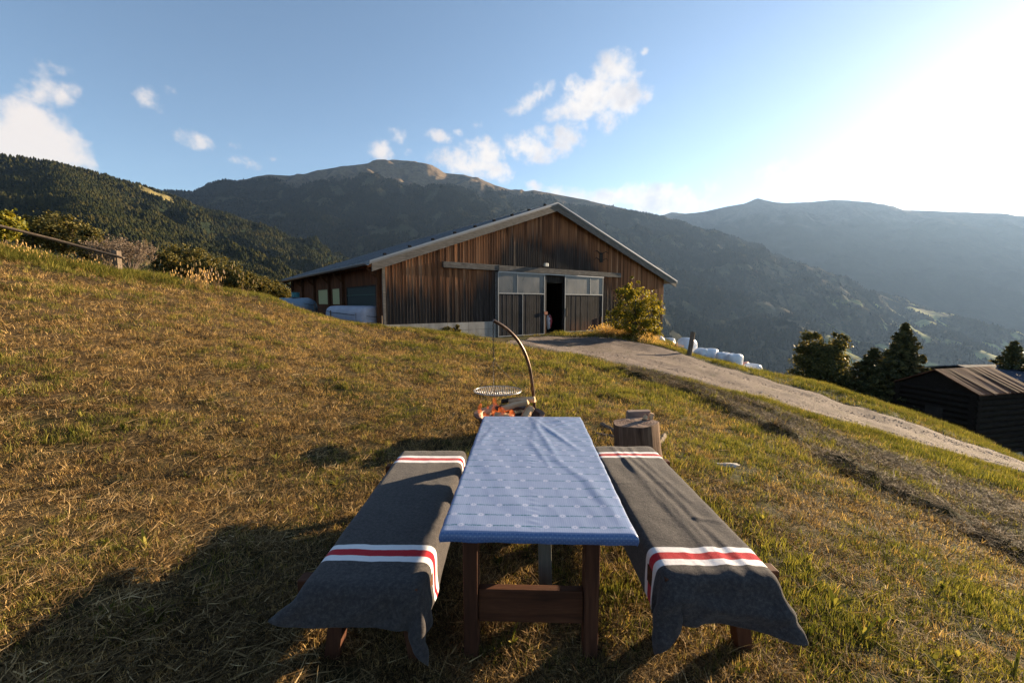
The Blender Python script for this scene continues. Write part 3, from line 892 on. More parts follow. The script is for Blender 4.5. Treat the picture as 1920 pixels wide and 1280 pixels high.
    for t in (.25, 5.6, 8.3, 11.9, 15.3, 18.7):
        m = MB(); m.box(W0 - .20, W0 - .05, t - .09, t + .09, -.5, top + .02); m.build('post', M_beamwood, barn)
        m = MB(); m.bar((W0 - .12, t, top - .75), (sL + .12, t, roof_top(sL) - .24), .09, .10); m.build('brace', M_beamwood, barn)
    m = MB()
    for k in range(26):
        y = -.05 + k * (DEP + .3) / 25
        m.bar((sL + .03, y, roof_top(sL) - RT - .07), (W0 + .1, y, roof_top(W0 + .1) - RT - .07), .07, .12)
    m.build('rafter_ends', M_beamwood, barn)
    # other walls and floor
    m = MB(); m.box(W1 - .03, W1 + .02, .13, DEP, -3.5, roof_top(W1) - .16); m.build('side_wall', M_sideboards, barn)
    m = MB(); m.poly([(W0, DEP, -3), (W0, DEP, roof_top(W0) - .2), (sR, DEP, zR - .2), (W1, DEP, roof_top(W1) - .2), (W1, DEP, -3)]); m.build('rear_wall', M_sideboards, barn)
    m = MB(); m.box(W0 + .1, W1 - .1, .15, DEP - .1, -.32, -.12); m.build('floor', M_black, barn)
    # door track beam
    m = MB(); m.box(-3.36, 0.02, -.20, -.055, 3.42, 3.72); m.box(.023, 6.3, -.22, -.055, 3.40, 3.71); m.box(6.303, 10.55, -.20, -.055, 3.42, 3.72)
    bm_ = m.build('door_track', M_beam, barn, bevel=.01)
    m = MB(); m.box(-.0, 8.75, -.19, -.06, 3.34, 3.398); m.build('rail', M_grey_metal, bm_)
    # flood lamp above the doorway
    s, z = bl(1021, 497, .2)
    m = MB(); m.box(s - .13, s + .13, -.42, -.26, z - .10, z + .10)
    lm = m.build('flood_lamp', M_lampcase, barn, bevel=.02)
    m = MB(); m.bar((s, -.26, z), (s, -.05, z - .02), .05, .05); m.build('bracket', M_grey_metal, lm)
    # faint carved ornament board with an antler-like shape on the upper right of the gable
    s, z = bl(1127, 480, .06)
    m = MB()
    m.box(s - .16, s + .16, -.075, -.056, z - .42, z + .22)
    for sx in (-1, 1):
        m.tube([(s + sx * .1, -.08, z + .15), (s + sx * .45, -.09, z + .32), (s + sx * .75, -.09, z + .22)], [.03, .025, .01], 6)
        m.tube([(s + sx * .1, -.08, z - .3), (s + sx * .5, -.09, z - .12), (s + sx * .7, -.09, z - .3)], [.025, .02, .01], 6)
    m.build('wall_ornament', M_darkwood, barn)
    # sliding leaves
    for (a, bb, um, lmid, nm) in ((0.0, 3.45, 1.37, 1.75, 0), (5.13, 8.72, 7.45, 7.2, 1)):
        y0, y1 = -.16, -.10
        zb = -.20 if nm == 0 else -.16; zt = 3.36; zm = 2.20; fw_ = .055
        m = MB()
        q3 = random.Random(8 + nm); s = a + fw_
        while s < bb - fw_:
            e = min(s + .135, bb - fw_); m.box(s, e - .008, y0 + .02 + q3.uniform(0, .008), y1, zb + fw_, zm - .03); s += .14
        leaf = m.build('door', M_doorboards, barn)
        m = MB()
        m.box(a, a + fw_, y0, y1, zb, zt); m.box(bb - fw_, bb, y0, y1, zb, zt)
        m.box(a + fw_, bb - fw_, y0, y1, zb, zb + fw_ - .002); m.box(a + fw_, bb - fw_, y0, y1, zt - fw_, zt); m.box(a + fw_, bb - fw_, y0, y1, zm - .028, zm + .035)
        m.box(um - .02, um + .02, y0 + .004, y1, zm + .035, zt - fw_)
        if nm == 0: m.box(lmid - .018, lmid + .018, y0 + .004, y1, zb + fw_, zm - .03)
        m.build('frame', M_metal_frame, leaf)
        m = MB(); m.box(a + fw_, um - .02, y0 + .025, y1 - .01, zm + .035, zt - fw_); m.build('pane', M_pane, leaf)
        m = MB(); m.box(um + .02, bb - fw_, y0 + .025, y1 - .01, zm + .035, zt - fw_); m.build('pane', M_pane, leaf)
        if nm == 1:
            m = MB(); m.box(a + .12, a + .17, -.24, -.162, .85, 1.35); m.build('handle', M_post, leaf)
            m = MB(); m.box(bb - .2, bb - .12, -.20, -.162, -.10, .75); m.build('batten', M_brownwood, leaf)
    m = MB(); m.box(3.47, 3.62, -.10, .0, -.2, 3.36); pj = m.build('door_post', M_beam, barn)
    m = MB(); m.box(3.40, 3.66, -.19, -.104, .98, 1.16); m.build('latch', M_redlatch, pj)
    m = MB(); m.box(3.49, 3.60, -.13, -.104, -.18, .95); m.build('guide_board', M_brownwood, pj)
    m = MB(); m.box(-.14, -.004, -.10, -.055, -.2, 3.36); m.build('door_post', M_beam, barn)
def m_sideb(t, b):
    o = t.obj(); g = t.noise(t.mapping(o, (9, 7, .6)), 1.0, 6, .7)
    t.l.new(t.ramp(g, [(.3, (.03, .012, .007)), (.5, (.085, .032, .015)), (.7, (.15, .062, .028))]), b.inputs['Base Color'])
M_sideboards = material('side_boards', rough=.85, spec=.1, fn=m_sideb)
M_beamwood = material('brown_beams', rough=.8, spec=.1, fn=wood_fn((.035, .016, .009), (.08, .035, .018), (.13, .06, .03), (12, 12, 2)))
M_greenmesh = material('dark_green_net', (.012, .022, .022), .7)
M_teal = material('teal_slat', (.03, .075, .06), .6)
M_cream = material('cream_sheet', (.34, .32, .16), .6)
M_lampcase = material('lamp_case', (.5, .48, .42), .5)
M_verge = material('verge_metal', (.20, .21, .23), .35, .5)
M_redlatch = material('red_latch', (.28, .08, .04), .6)
def m_doorb(t, b):
    o = t.obj(); g = t.noise(t.mapping(o, (12, 12, .5)), 1.0, 6, .75); x, y, z = t.sep(o)
    g2 = t.noise(o, 1.5, 3, .6)
    c = t.ramp(t.math('ADD', t.math('MULTIPLY', g, .7), t.math('MULTIPLY', g2, .3)), [(.35, (.011, .011, .012)), (.5, (.024, .023, .024)), (.68, (.06, .056, .056))])
    c = t.mix(t.math('MULTIPLY', t.step(z, .9, -.1), t.math('MULTIPLY', t.step(x, 5, 6), t.step(g, .4, .6))), c, (.12, .05, .03))
    t.l.new(c, b.inputs['Base Color'])
M_doorboards = material('door_boards', rough=.85, spec=.15, fn=m_doorb)
build_barn()

# white and red sack just inside the doorway
def blob(name, c, r, mat, parent=None, sq=(1, 1, 1), amp=.12, seg=24, seed=0, power=1.0, lam=1.0):
    th = np.linspace(0, 2 * np.pi, seg, endpoint=False); ph = np.linspace(-np.pi / 2, np.pi / 2, seg // 2 + 1)
    T, P = np.meshgrid(th, ph, indexing='ij')
    def sp(v): return np.sign(v) * np.abs(v) ** power
    d = np.stack([sp(np.cos(P)) * sp(np.cos(T)), sp(np.cos(P)) * sp(np.sin(T)), sp(np.sin(P))], -1)
    k = 1 + amp * (perlin(d[..., 0] * 1.7 / lam + seed, d[..., 1] * 1.7 / lam + d[..., 2] * 2.3 / lam) + .5 * perlin(d[..., 0] * 4 / lam + 3 * seed, d[..., 2] * 4 / lam + d[..., 1] * 3))
    k[:, 0] = k[:, 0].mean(); k[:, -1] = k[:, -1].mean()
    V = np.array(c) + d * k[..., None] * r * np.array(sq)
    return link_mesh(name, V.reshape(-1, 3), grid_faces(seg, seg // 2 + 1, True), mat, parent, True)
def m_sack(t, b):
    z = t.sep(t.obj())[2]; o = t.obj()
    n = t.noise(o, 5, 2)
    t.l.new(t.mix(t.step(t.math('ADD', t.sep(o)[0], t.math('MULTIPLY', n, .4)),   .22, .26), (.62, .60, .63), (.22, .02, .03)), b.inputs['Base Color'])
q_ = bpt(4.3, .38, 0)
sk = blob('feed_sack', (0, 0, .62), .26, material('sack_plastic', rough=.5, fn=m_sack), sq=(.75, .6, 1.7), amp=.2, seed=3)
sk.location = (q_[0], q_[1], -.12); tag(sk, 'white and red feed sack standing in the dark barn doorway', 'sack')
# pale pole leaning beside the right-hand door
m = MB(); a_ = hit(1145, 625); m.tube([(a_[0], a_[1], a_[2] - .05), (a_[0] - .28, a_[1] + .25, a_[2] + .72)], [.05, .045], 8)
o_ = m.build('wooden_stake', material('pale_wood', rough=.8, fn=wood_fn((.25, .18, .12), (.42, .32, .22), (.55, .45, .33))), smooth=True, angle=50)
tag(o_, 'short pale wooden stake leaning beside the shrub at the barn door', 'stake')

# ------------------------------------------------------------------ white bales in the yard, left of the barn
def m_film(base, stripe=None):
    def fn(t, b):
        o = t.obj(); n = t.noise(o, 3, 4, .6); n2 = t.noise(t.mapping(o, (6, 6, 14)), 1, 3, .6)
        c = t.mix(t.step(n, .35, .7), tuple(x * .82 for x in base), base)
        t.l.new(c, b.inputs['Base Color']); t.l.new(t.bump(t.math('ADD', n2, n), .6, .03), b.inputs['Normal'])
    return fn
M_film = material('white_film', rough=.32, spec=.5, fn=m_film((.78, .79, .82)))
def bale(name, c, r, h, rz, lay, label, group=None, cat='hay bale'):
    """wrapped round bale: a barrel with softly rounded ends and puckered film"""
    seg = 40; prof = [(0.001, -h / 2), (r * .45, -h / 2 - .01), (r * .8, -h / 2 + .01), (r * .93, -h / 2 + .07), (r, -h / 2 + .2), (r * 1.02, 0), (r, h / 2 - .2), (r * .93, h / 2 - .07), (r * .8, h / 2 - .01), (r * .45, h / 2 + .01), (0.001, h / 2)]
    V = []; q = random.Random(int(c[0] * 100) + 5)
    ph = q.uniform(0, 6)
    for k in range(seg):
        a = 2 * math.pi * k / seg
        for i, (rr, z) in enumerate(prof):
            f = 1 + .03 * math.sin(5 * a + ph) * (1 if 2 < i < 8 else .3) + .035 * math.sin(3 * a + 2 * ph + i)
            V.append((rr * f * math.cos(a), rr * f * math.sin(a), z + .02 * math.sin(4 * a + i)))
    o = link_mesh(name, V, grid_faces(seg, len(prof), True), M_film, smooth=True)
    md = o.modifiers.new('s', 'SUBSURF'); md.levels = md.render_levels = 1
    o.location = c
    if lay: o.rotation_euler = (R(90), 0, rz)
    else: o.rotation_euler = (0, 0, rz)
    return tag(o, label, cat, group)
GB = 'white wrapped bales below the road edge'
for (px, py, D, r, h, rz, lay, lab) in [
    (1287, 650, 27.0, .78, 1.3, .5, 1, 'largest white wrapped bale behind the short fence post'),
    (1331, 668, 25.5, .66, 1.2, .9, 1, 'rounded white wrapped bale right of the fence post'),
    (1316, 665, 27.5, .60, 1.2, .3, 1, 'white bale mostly hidden between the post bale and its neighbour'),
    (1356, 674, 26.5, .60, 1.2, 1.2, 0, 'flat topped white bale behind the squarer bluish one'),
    (1377, 677, 24.5, .60, 1.15, .2, 0, 'squarish white wrapped bale with a bluish shaded top'),
    (1411, 695, 22.5, .52, 1.1, .7, 1, 'low white bale at the right end of the bale row, nearly sunk in grass'),
    (1233, 640, 29.0, .55, 1.1, .2, 1, 'white bale half hidden in grass below the shrub'),
    (1254, 642, 28.0, .42, 1.0, .8, 1, 'small sliver of white bale in the tall grass beside the shrub')]:
    Ds = np.linspace(27.5 if px < 1260 else 21, 34, 120); rs = r * .74 * Ds / D
    gap = [abs(aty(px, py, d_)[2] - r_ - gz(*aty(px, py, d_)[:2]) + .06) for d_, r_ in zip(Ds, rs)]
    D2 = float(Ds[int(np.argmin(gap))]); r *= D2 / D; h *= D2 / D
    P = aty(px, py, D2)
    bale('wrapped_bale', P, r * .74, h * .74, rz, lay, lab, GB)
P = aty(1397, 684, 23.5)
o_ = blob('plastic_wrap', P, .22, material('pink_film', (.62, .30, .24), .5), sq=(1.3, 1, .8), amp=.3, seed=9)
tag(o_, 'crumpled salmon pink plastic between the two right-hand bales', 'plastic')

# wide pale bale and the small tank beside the barn
def side_pt(px, py, s):
    """world point seen at the pixel on the vertical plane s metres along the barn front"""
    return on_plane(px, py, P0 + BU * s, BU)
a = aty(699, 573, 19.7); b = aty(627, 573, 20.9); zt = (a[2] + b[2]) / 2
n_ = 30
prof = []
Wd, Ht, Ln = 1.2, 1.35, float(np.linalg.norm((b - a)[:2]))
prof = []
for k in range(n_):
    t_ = 2 * math.pi * k / n_; cx, sx = math.cos(t_), math.sin(t_)
    prof.append((Wd / 2 * math.copysign(abs(cx) ** .5, cx), Ht / 2 * math.copysign(abs(sx) ** .45, sx)))
V = []; st = [(0, .80), (.02, .93), (.06, .985), (.12, 1)] + [(.12 + .76 * k / 14, 1 + .012 * math.sin(k * 2.6)) for k in range(1, 14)] + [(.88, 1), (.94, .985), (.98, .93), (1, .80)]
for (l, k) in st:
    for (x, z) in prof: V.append((x * k, l * Ln, z * k))
nf = grid_faces(len(st), n_)
fs = [(i * n_ + j, i * n_ + (j + 1) % n_, (i + 1) * n_ + (j + 1) % n_, (i + 1) * n_ + j) for i in range(len(st) - 1) for j in range(n_)]
fs += [tuple(range(n_)), tuple(len(V) - 1 - k for k in range(n_))]
o_ = link_mesh('silage_roll', V, fs, material('shaded_film', rough=.45, fn=m_film((.36, .37, .44))), smooth=True); o_.data.set_sharp_from_angle(angle=R(50))  # copy of the white bale film, shade put into its darker, bluer colour
o_.location = (a[0], a[1], zt - Ht / 2); o_.rotation_euler = (0, 0, math.atan2((b - a)[1], (b - a)[0]) - math.pi / 2)
tag(o_, 'long white film-wrapped silage roll behind the wire fence beside the barn', 'silage roll')
# slurry tank: pale blue with a teal band
a = side_pt(548, 570, -8.2); b = side_pt(588, 569, -8.2)
Ln = 2.3
tk = empty('water_tank', (b[0] - .2, b[1] + .3, b[2] - .75), math.atan2(.25, -1), 'pale blue tank with teal band at the far left corner of the barn', 'tank')
m = MB(); pts = [(0, 0, .5), (.05, 0, .5), (.3, 0, .5), (Ln - .3, 0, .5), (Ln - .05, 0, .5), (Ln, 0, .5)]
m.tube(pts, [.25, .46, .55, .55, .46, .25], 28)
m.build('tank_body', material('pale_blue_paint', (.17, .22, .27), .5), tk, smooth=True, angle=60)
m = MB(); m.tube([(Ln * .72, 0, .5), (Ln * .84, 0, .5)], .56, 28); m.build('band', material('teal_paint', (.02, .16, .19), .5), tk, smooth=True, angle=40)
m = MB(); m.tube([(Ln * .45, 0, 1.08), (Ln * .45, 0, 1.35)], .2, 16); m.build('filler_cap', material('teal_cap', (.04, .14, .15), .5), tk)
m = MB(); m.box(.3, Ln - .3, -.35, .35, -.3, -.08); m.build('frame', M_darkwood, tk)
for x_ in (.5, Ln - .6):
    for y_ in (-.5, .5):
        m = MB(); m.tube([(x_, y_ - .08, -.3), (x_, y_ + .08, -.3)], .28, 18); m.build('wheel', M_black, tk)

# ------------------------------------------------------------------ picnic table
TA = R(-1.9)
ZT = .75
table = empty('picnic_table', (.14, 2.5, 0), TA, 'brown wooden picnic table between the two benches, under the blue cloth', 'table')
def tl(P):   # world -> table local
    x, y = P[0] - .14, P[1] - 2.5; c, s = math.cos(-TA), math.sin(-TA)
    return (x * c - y * s, x * s + y * c)
TX0, TX1, TY0, TY1 = -.40, .385, -.865, .90
m = MB()
for k in range(5):
    x0 = TX0 + .015 + k * (TX1 - TX0 - .03) / 5
    m.box(x0, x0 + (TX1 - TX0 - .03) / 5 - .008, TY0 + .015, TY1 - .015, ZT - .045, ZT - .008)
m.build('tabletop', M_brownwood, table, bevel=.003)
for sy, Y in ((-1, -.60), (1, .66)):
    for X in (-.345, .215):
        m = MB(); m.hexa([(X, Y - .045, -.04), (X + .065, Y - .045, -.04), (X + .065, Y + .055, -.04), (X, Y + .055, -.04),
                          (X, Y - .05, ZT - .047), (X + .068, Y - .05, ZT - .047), (X + .068, Y + .05, ZT - .047), (X, Y + .05, ZT - .047)])
        m.build('leg', M_brownwood, table, bevel=.005)
    m = MB(); m.box(-.278, .213, Y - .022, Y + .022, .175, .335); m.build('crossbar', M_brownwood_x, table, bevel=.004)
    m = MB(); m.box(-.36, .33, Y - .03, Y + .03, ZT - .12, ZT - .048); m.build('top_rail', M_brownwood_x, table, bevel=.004)
m = MB(); m.bar((.035, -.37, ZT - .05), (.055, -.36, -.03), .068, .045, up=(0, 1, 0)); m.build('centre_post', M_greywood, table, bevel=.004)

# blue printed cloth, tucked over the edges
def m_cloth(t, b):
    uv = t.uv(); u, v, _ = t.sep(uv)        # metres across and along
    # fine woven checks
    def grid(sc, th):
        a = t.math('FRACT', t.math('MULTIPLY', u, sc)); c = t.math('FRACT', t.math('MULTIPLY', v, sc))
        return t.math('MULTIPLY', t.math('GREATER_THAN', a, th), t.math('GREATER_THAN', c, th))
    chk = grid(110, .45)
    base = t.mix(t.math('MULTIPLY', chk, .38), (.17, .22, .36), (.31, .355, .47))
    # side panels carry white dots on a deeper blue
    # rows of small green lettering-like marks
    row = t.math('DIVIDE', t.math('ADD', v, 5), .092)
    rf = t.math('ABSOLUTE', t.math('SUBTRACT', t.math('FRACT', row), .5)); ri = t.math('FLOOR', row)
    line = t.math('LESS_THAN', rf, .05)
    cv = t.add('ShaderNodeCombineXYZ'); t.l.new(t.math('MULTIPLY', u, 130), cv.inputs[0]); t.l.new(t.math('MULTIPLY', v, 160), cv.inputs[1])
    nz = t.noise(cv.outputs[0], 1.0, 1, .5)
    gaps = t.noise(t.mapping(uv, (14, 3, 1)), 1.0, 1)
    thin = t.math('LESS_THAN', rf, .02)
    mark = t.math('MAXIMUM', t.math('MULTIPLY', t.math('MULTIPLY', line, t.math('GREATER_THAN', nz, .47)), t.math('GREATER_THAN', gaps, .38)), t.math('MULTIPLY', thin, .8))
    # white flower-like rings between the words, staggered row by row
    uu = t.math('ADD', t.math('DIVIDE', u, .118), t.math('MULTIPLY', ri, .37))
    du = t.math('MULTIPLY', t.math('SUBTRACT', t.math('FRACT', t.math('ADD', uu, 20)), .5), .118)
    dv = t.math('MULTIPLY', t.math('SUBTRACT', t.math('FRACT', row), .5), .092)
    rr = t.math('SQRT', t.math('ADD', t.math('MULTIPLY', du, du), t.math('MULTIPLY', dv, dv)))
    an = t.math('ARCTAN2', dv, du)
    rp = t.math('MULTIPLY_ADD', t.math('SINE', t.math('MULTIPLY', an, 8)), .0018, rr)
    ring = t.math('MULTIPLY', t.math('LESS_THAN', rp, .0125), t.math('GREATER_THAN', rr, .0045))
    inside = t.math('LESS_THAN', rr, .016)
    mark = t.math('MULTIPLY', mark, t.math('SUBTRACT', 1.0, inside))
    au = t.math('LESS_THAN', t.math('ABSOLUTE', t.math('SUBTRACT', t.math('SUBTRACT', u, TX0), (TX0 + TX1) / 2)), (TX1 - TX0) / 2)
    av = t.math('LESS_THAN', t.math('ABSOLUTE', t.math('SUBTRACT', v, (TY0 + TY1) / 2)), (TY1 - TY0) / 2)
    ontop = t.math('MULTIPLY', au, av)
    mark = t.math('MULTIPLY', mark, ontop); ring = t.math('MULTIPLY', ring, ontop)
    dots = t.math('LESS_THAN', t.vmath('LENGTH', t.vmath('SUBTRACT', t.vmath('FRACTION', t.mapping(uv, (75, 75, 0), rot=(0, 0, .785))), (.5, .5, 0)), out=1), .22)
    base = t.mix(ontop, t.mix(t.math('MULTIPLY', dots, .2), (.06, .12, .27), (.4, .46, .6)), base)
    c = t.mix(t.math('MULTIPLY', mark, .95), base, (.008, .085, .12))
    c = t.mix(t.math('MULTIPLY', ring, .30), c, (.62, .62, .72))
    t.l.new(c, b.inputs['Base Color'])
    o = t.obj()
    cr = t.noise(t.mapping(o, (3.5, 1.2, 3)), 1.0, 4, .55, .5)
    cr2 = t.noise(t.mapping(o, (26, 9, 9)), 1.0, 2, .5)
    t.l.new(t.bump(t.math('ADD', cr, t.math('MULTIPLY', cr2, .12)), .25, .02), b.inputs['Normal'])
    t.l.new(t.ramp(cr, [(.3, .26), (.7, .42)]), b.inputs['Roughness'])
M_cloth = material('printed_oilcloth', rough=.34, spec=.6, fn=m_cloth)
def build_cloth():
    nx, ny = 90, 170; ov = .040
    xs = np.linspace(TX0 - ov, TX1 + ov, nx); ys = np.linspace(TY0 - ov, TY1 + ov, ny)
    # snap the rows nearest the edges onto a tight bend
    X, Y = np.meshgrid(xs, ys, indexing='ij')
    ex = np.maximum(TX0 - X, 0) + np.maximum(X - TX1, 0); ey = np.maximum(TY0 - Y, 0) + np.maximum(Y - TY1, 0)
    sx = np.where(X < 0, -1, 1); sy = np.where(Y < 0, -1, 1)
    e = np.maximum(ex, ey) + .25 * np.minimum(ex, ey)
    px = np.clip(X, TX0, TX1) + sx * np.where(ex > 0, .004 * np.sin(np.clip(ex / .02, 0, 1) * 1.57), 0)
    py = np.clip(Y, TY0, TY1) + sy * np.where(ey > 0, .004 * np.sin(np.clip(ey / .02, 0, 1) * 1.57), 0)
    z = ZT - e
    top = (e <= 0)
    edge = np.clip(np.minimum(np.minimum(X - TX0, TX1 - X), np.minimum(Y - TY0, TY1 - Y)) / .05, 0, 1)
    wr = .0045 * fbm(X * 4 + Y * 1.5, Y * 1.6, 3) + .004 * np.exp(-((X - .02 - .1 * (Y - .6)) / .03) ** 2) * np.clip((Y + .3) * 1.2, 0, 1)
    for (x0, y0, x1, y1, am, wd) in [(-.02, .88, .28, .1, .009, .022), (-.02, .88, .14, -.1, .006, .02), (-.02, .88, -.28, .25, -.005, .03), (.36, .85, .08, .70, .010, .02), (.36, .80, .12, .58, .006, .016),
                                     (-.02, .25, .10, -.25, .005, .02), (.05, .1, .25, -.35, .004, .03), (.25, -.3, .35, -.8, .005, .03), (-.30, .6, -.36, .2, .004, .02)]:
        ab = np.array([x1 - x0, y1 - y0]); L = ab @ ab
        tt = np.clip(((X - x0) * ab[0] + (Y - y0) * ab[1]) / L, 0, 1)
        d = np.hypot(X - x0 - ab[0] * tt, Y - y0 - ab[1] * tt)
        wr = wr + am * np.exp(-(d / wd) ** 2) * np.sin(np.clip(tt, 0.02, .98) * np.pi) ** .5
    # short diagonal gathers down the middle
    wr = wr + .0018 * np.sin((Y * 150 + X * 60)) * np.exp(-((X + .02) / .025) ** 2) * (Y < .35)
    z = z + np.where(top, np.maximum(wr * .75, -.001) * edge + .002, 0)
    bulge = np.where(~top, .004 * np.sin(e / ov * 3.1) + .003 * perlin(X * 14, Y * 14), 0)
    px = px + sx * bulge * (ex > 0); py = py + sy * bulge * (ey > 0)
    z = z + np.where(~top, .004 * perlin(X * 9 + 3, Y * 9), 0) * (e > ov * .6)
    V = np.stack([px, py, z], -1).reshape(-1, 3)
    UV = np.stack([X + TX0, Y], -1).reshape(-1, 2)
    o = link_mesh('tablecloth', V, grid_faces(nx, ny), M_cloth, smooth=True, uvs=UV)
    o.location = (.14, 2.5, 0); o.rotation_euler = (0, 0, TA)
    tag(o, 'blue checked oilcloth with rows of small green print and white flowers', 'tablecloth')
build_cloth()

# ------------------------------------------------------------------ benches and blankets
SEAT = .445
def bench(x0, x1, y0, y1, out, label):
    cx = (x0 + x1) / 2
    b = empty('bench', (cx, (y0 + y1) / 2, 0), 0, label, 'bench', 'benches on both sides of the table')
    hx = (x1 - x0) / 2; hy = (y1 - y0) / 2
    m = MB()
    for k in range(3):
        xa = -hx + k * (2 * hx) / 3; m.box(xa, xa + 2 * hx / 3 - .012, -hy, hy, SEAT - .045, SEAT)
    m.build('seat', M_brownwood, b, bevel=.004)
    for Y in (-hy + .16, hy - .16):
        xa, xb = -hx - .02, hx + .02
        if out > 0: xb += .07
        else: xa -= .07
        m = MB(); m.box(xa, xb, Y - .035, Y + .035, SEAT - .135, SEAT - .047); sp = m.build('support', M_brownwood_x, b, bevel=.006)
        for sx in (-1, 1):
            m = MB(); m.bar((sx * (hx - .10), Y, SEAT - .13), (sx * (hx - .045), Y, -.05), .07, .075, up=(0, 1, 0)); m.build('leg', M_brownwood, b, bevel=.004)
    m = MB(); m.box(-.03, .03, -hy + .2, hy - .2, .16, .22); m.build('stretcher', M_brownwood, b)
    return b
BL = (-.90, -.395, 1.73, 3.43); BR = (.685, 1.185, 1.80, 3.53)
bench(*BL, -1, 'left bench of the picnic table, under the blanket with the long shadow')
bench(*BR, 1, 'right bench of the picnic table, brown support ends showing beside the stump')

def drape(nx, ny, X0, X1, Y0a, Y0b, Y1, box, top, pins, steps=260, skew=0.0, seed=1):
    """a small cloth simulation: a sheet falls over the seat and hangs"""
    g = np.random.default_rng(seed)
    xs = np.linspace(X0, X1, nx); ys = np.linspace(min(Y0a, Y0b), Y1, ny)
    X, Y = np.meshgrid(xs, ys, indexing='ij')
    Y0 = min(Y0a, Y0b); kf = (X - X0) / (X1 - X0)
    Y = Y1 - (Y1 - Y) / (Y1 - Y0) * (Y1 - (Y0a * (1 - kf) + Y0b * kf))
    P = np.stack([X + skew * (Y - Y1), Y, np.full_like(X, top + .012)], -1)
    P[..., 2] += .004 * g.standard_normal(X.shape)
    rest = P.copy(); prev = P.copy()
    dx = (X1 - X0) / (nx - 1); dy = (Y1 - Y0) / (ny - 1)
    flat = np.stack([X, Y], -1)
    cons = []
    def addc(sa, sb, L, k):
        A = flat[sa]; B = flat[sb]; n0 = min(A.shape[0], B.shape[0]); n1 = min(A.shape[1], B.shape[1])
        cons.append((sa, sb, np.linalg.norm(A[:n0, :n1] - B[:n0, :n1], axis=-1)[..., None], k))
    S = slice
    for par in (0, 1):
        n = (nx - 1 - par) // 2 + ((nx - 1 - par) % 2)
        addc((S(par, nx - 1, 2), S(None)), (S(par + 1, nx, 2), S(None)), dx, 1.0)
        addc((S(None), S(par, ny - 1, 2)), (S(None), S(par + 1, ny, 2)), dy, 1.0)
    dg = math.hypot(dx, dy)
    for par in (0, 1):
        addc((S(par, nx - 1, 2), S(0, ny - 1)), (S(par + 1, nx, 2), S(1, ny)), dg, .35)
        addc((S(par, nx - 1, 2), S(1, ny)), (S(par + 1, nx, 2), S(0, ny - 1)), dg, .35)
    for step_, k in ((3, .30),):
        for par in range(2):
            a0 = par
            addc((S(a0, nx - step_, step_ * 2), S(None)), (S(a0 + step_, nx, step_ * 2), S(None)), dx * step_, k)
            addc((S(None), S(a0, ny - step_, step_ * 2)), (S(None), S(a0 + step_, ny, step_ * 2)), dy * step_, k)
    bx0, bx1, by0, by1 = box; mg = .010
    for it in range(steps):
        v = (P - prev) * .965; prev = P.copy()
        P = P + v; P[..., 2] -= 9.8 * .012 ** 2
        kin = min(1.0, it / (steps * .5))
        for _ in range(9):
            for (sa, sb, L, k) in cons:
                A = P[sa]; B = P[sb]
                n0 = min(A.shape[0], B.shape[0]); n1 = min(A.shape[1], B.shape[1])
                A = A[:n0, :n1]; B = B[:n0, :n1]
                d = B - A; ln = np.linalg.norm(d, axis=-1, keepdims=True) + 1e-9
                c = d * ((ln - L) / ln * .5 * k)
                if abs(k - .30) < 1e-6: c = np.where(ln < L, c, 0)
                A += c; B -= c
            for (i, j, tgt) in pins:
                w = .16
                P[i, j] += (np.array(tgt) - P[i, j]) * w * kin
            # seat collision
            ins = (P[..., 0] > bx0 - mg) & (P[..., 0] < bx1 + mg) & (P[..., 1] > by0 - mg) & (P[..., 1] < by1 + mg) & (P[..., 2] < top + mg) & (P[..., 2] > top - .14)
            pen = np.stack([P[..., 0] - (bx0 - mg), (bx1 + mg) - P[..., 0], P[..., 1] - (by0 - mg), (by1 + mg) - P[..., 1], (top + mg) - P[..., 2]], -1)
            am = np.argmin(pen, -1); q = np.take_along_axis(pen, am[..., None], -1)[..., 0]
            onto = ins & (am == 4)
            P[..., 0] += np.where(ins & (am == 0), -q, 0) + np.where(ins & (am == 1), q, 0)
            P[..., 1] += np.where(ins & (am == 2), -q, 0) + np.where(ins & (am == 3), q, 0)
            P[..., 2] = np.where(onto, top + mg, P[..., 2])
            P[..., 2] = np.maximum(P[..., 2], .03)
            # friction on the seat
            fr = .65
            P[..., 0] = np.where(onto, P[..., 0] * (1 - fr) + prev[..., 0] * fr, P[..., 0])
            P[..., 1] = np.where(onto, P[..., 1] * (1 - fr) + prev[..., 1] * fr, P[..., 1])
    return P, X, Y

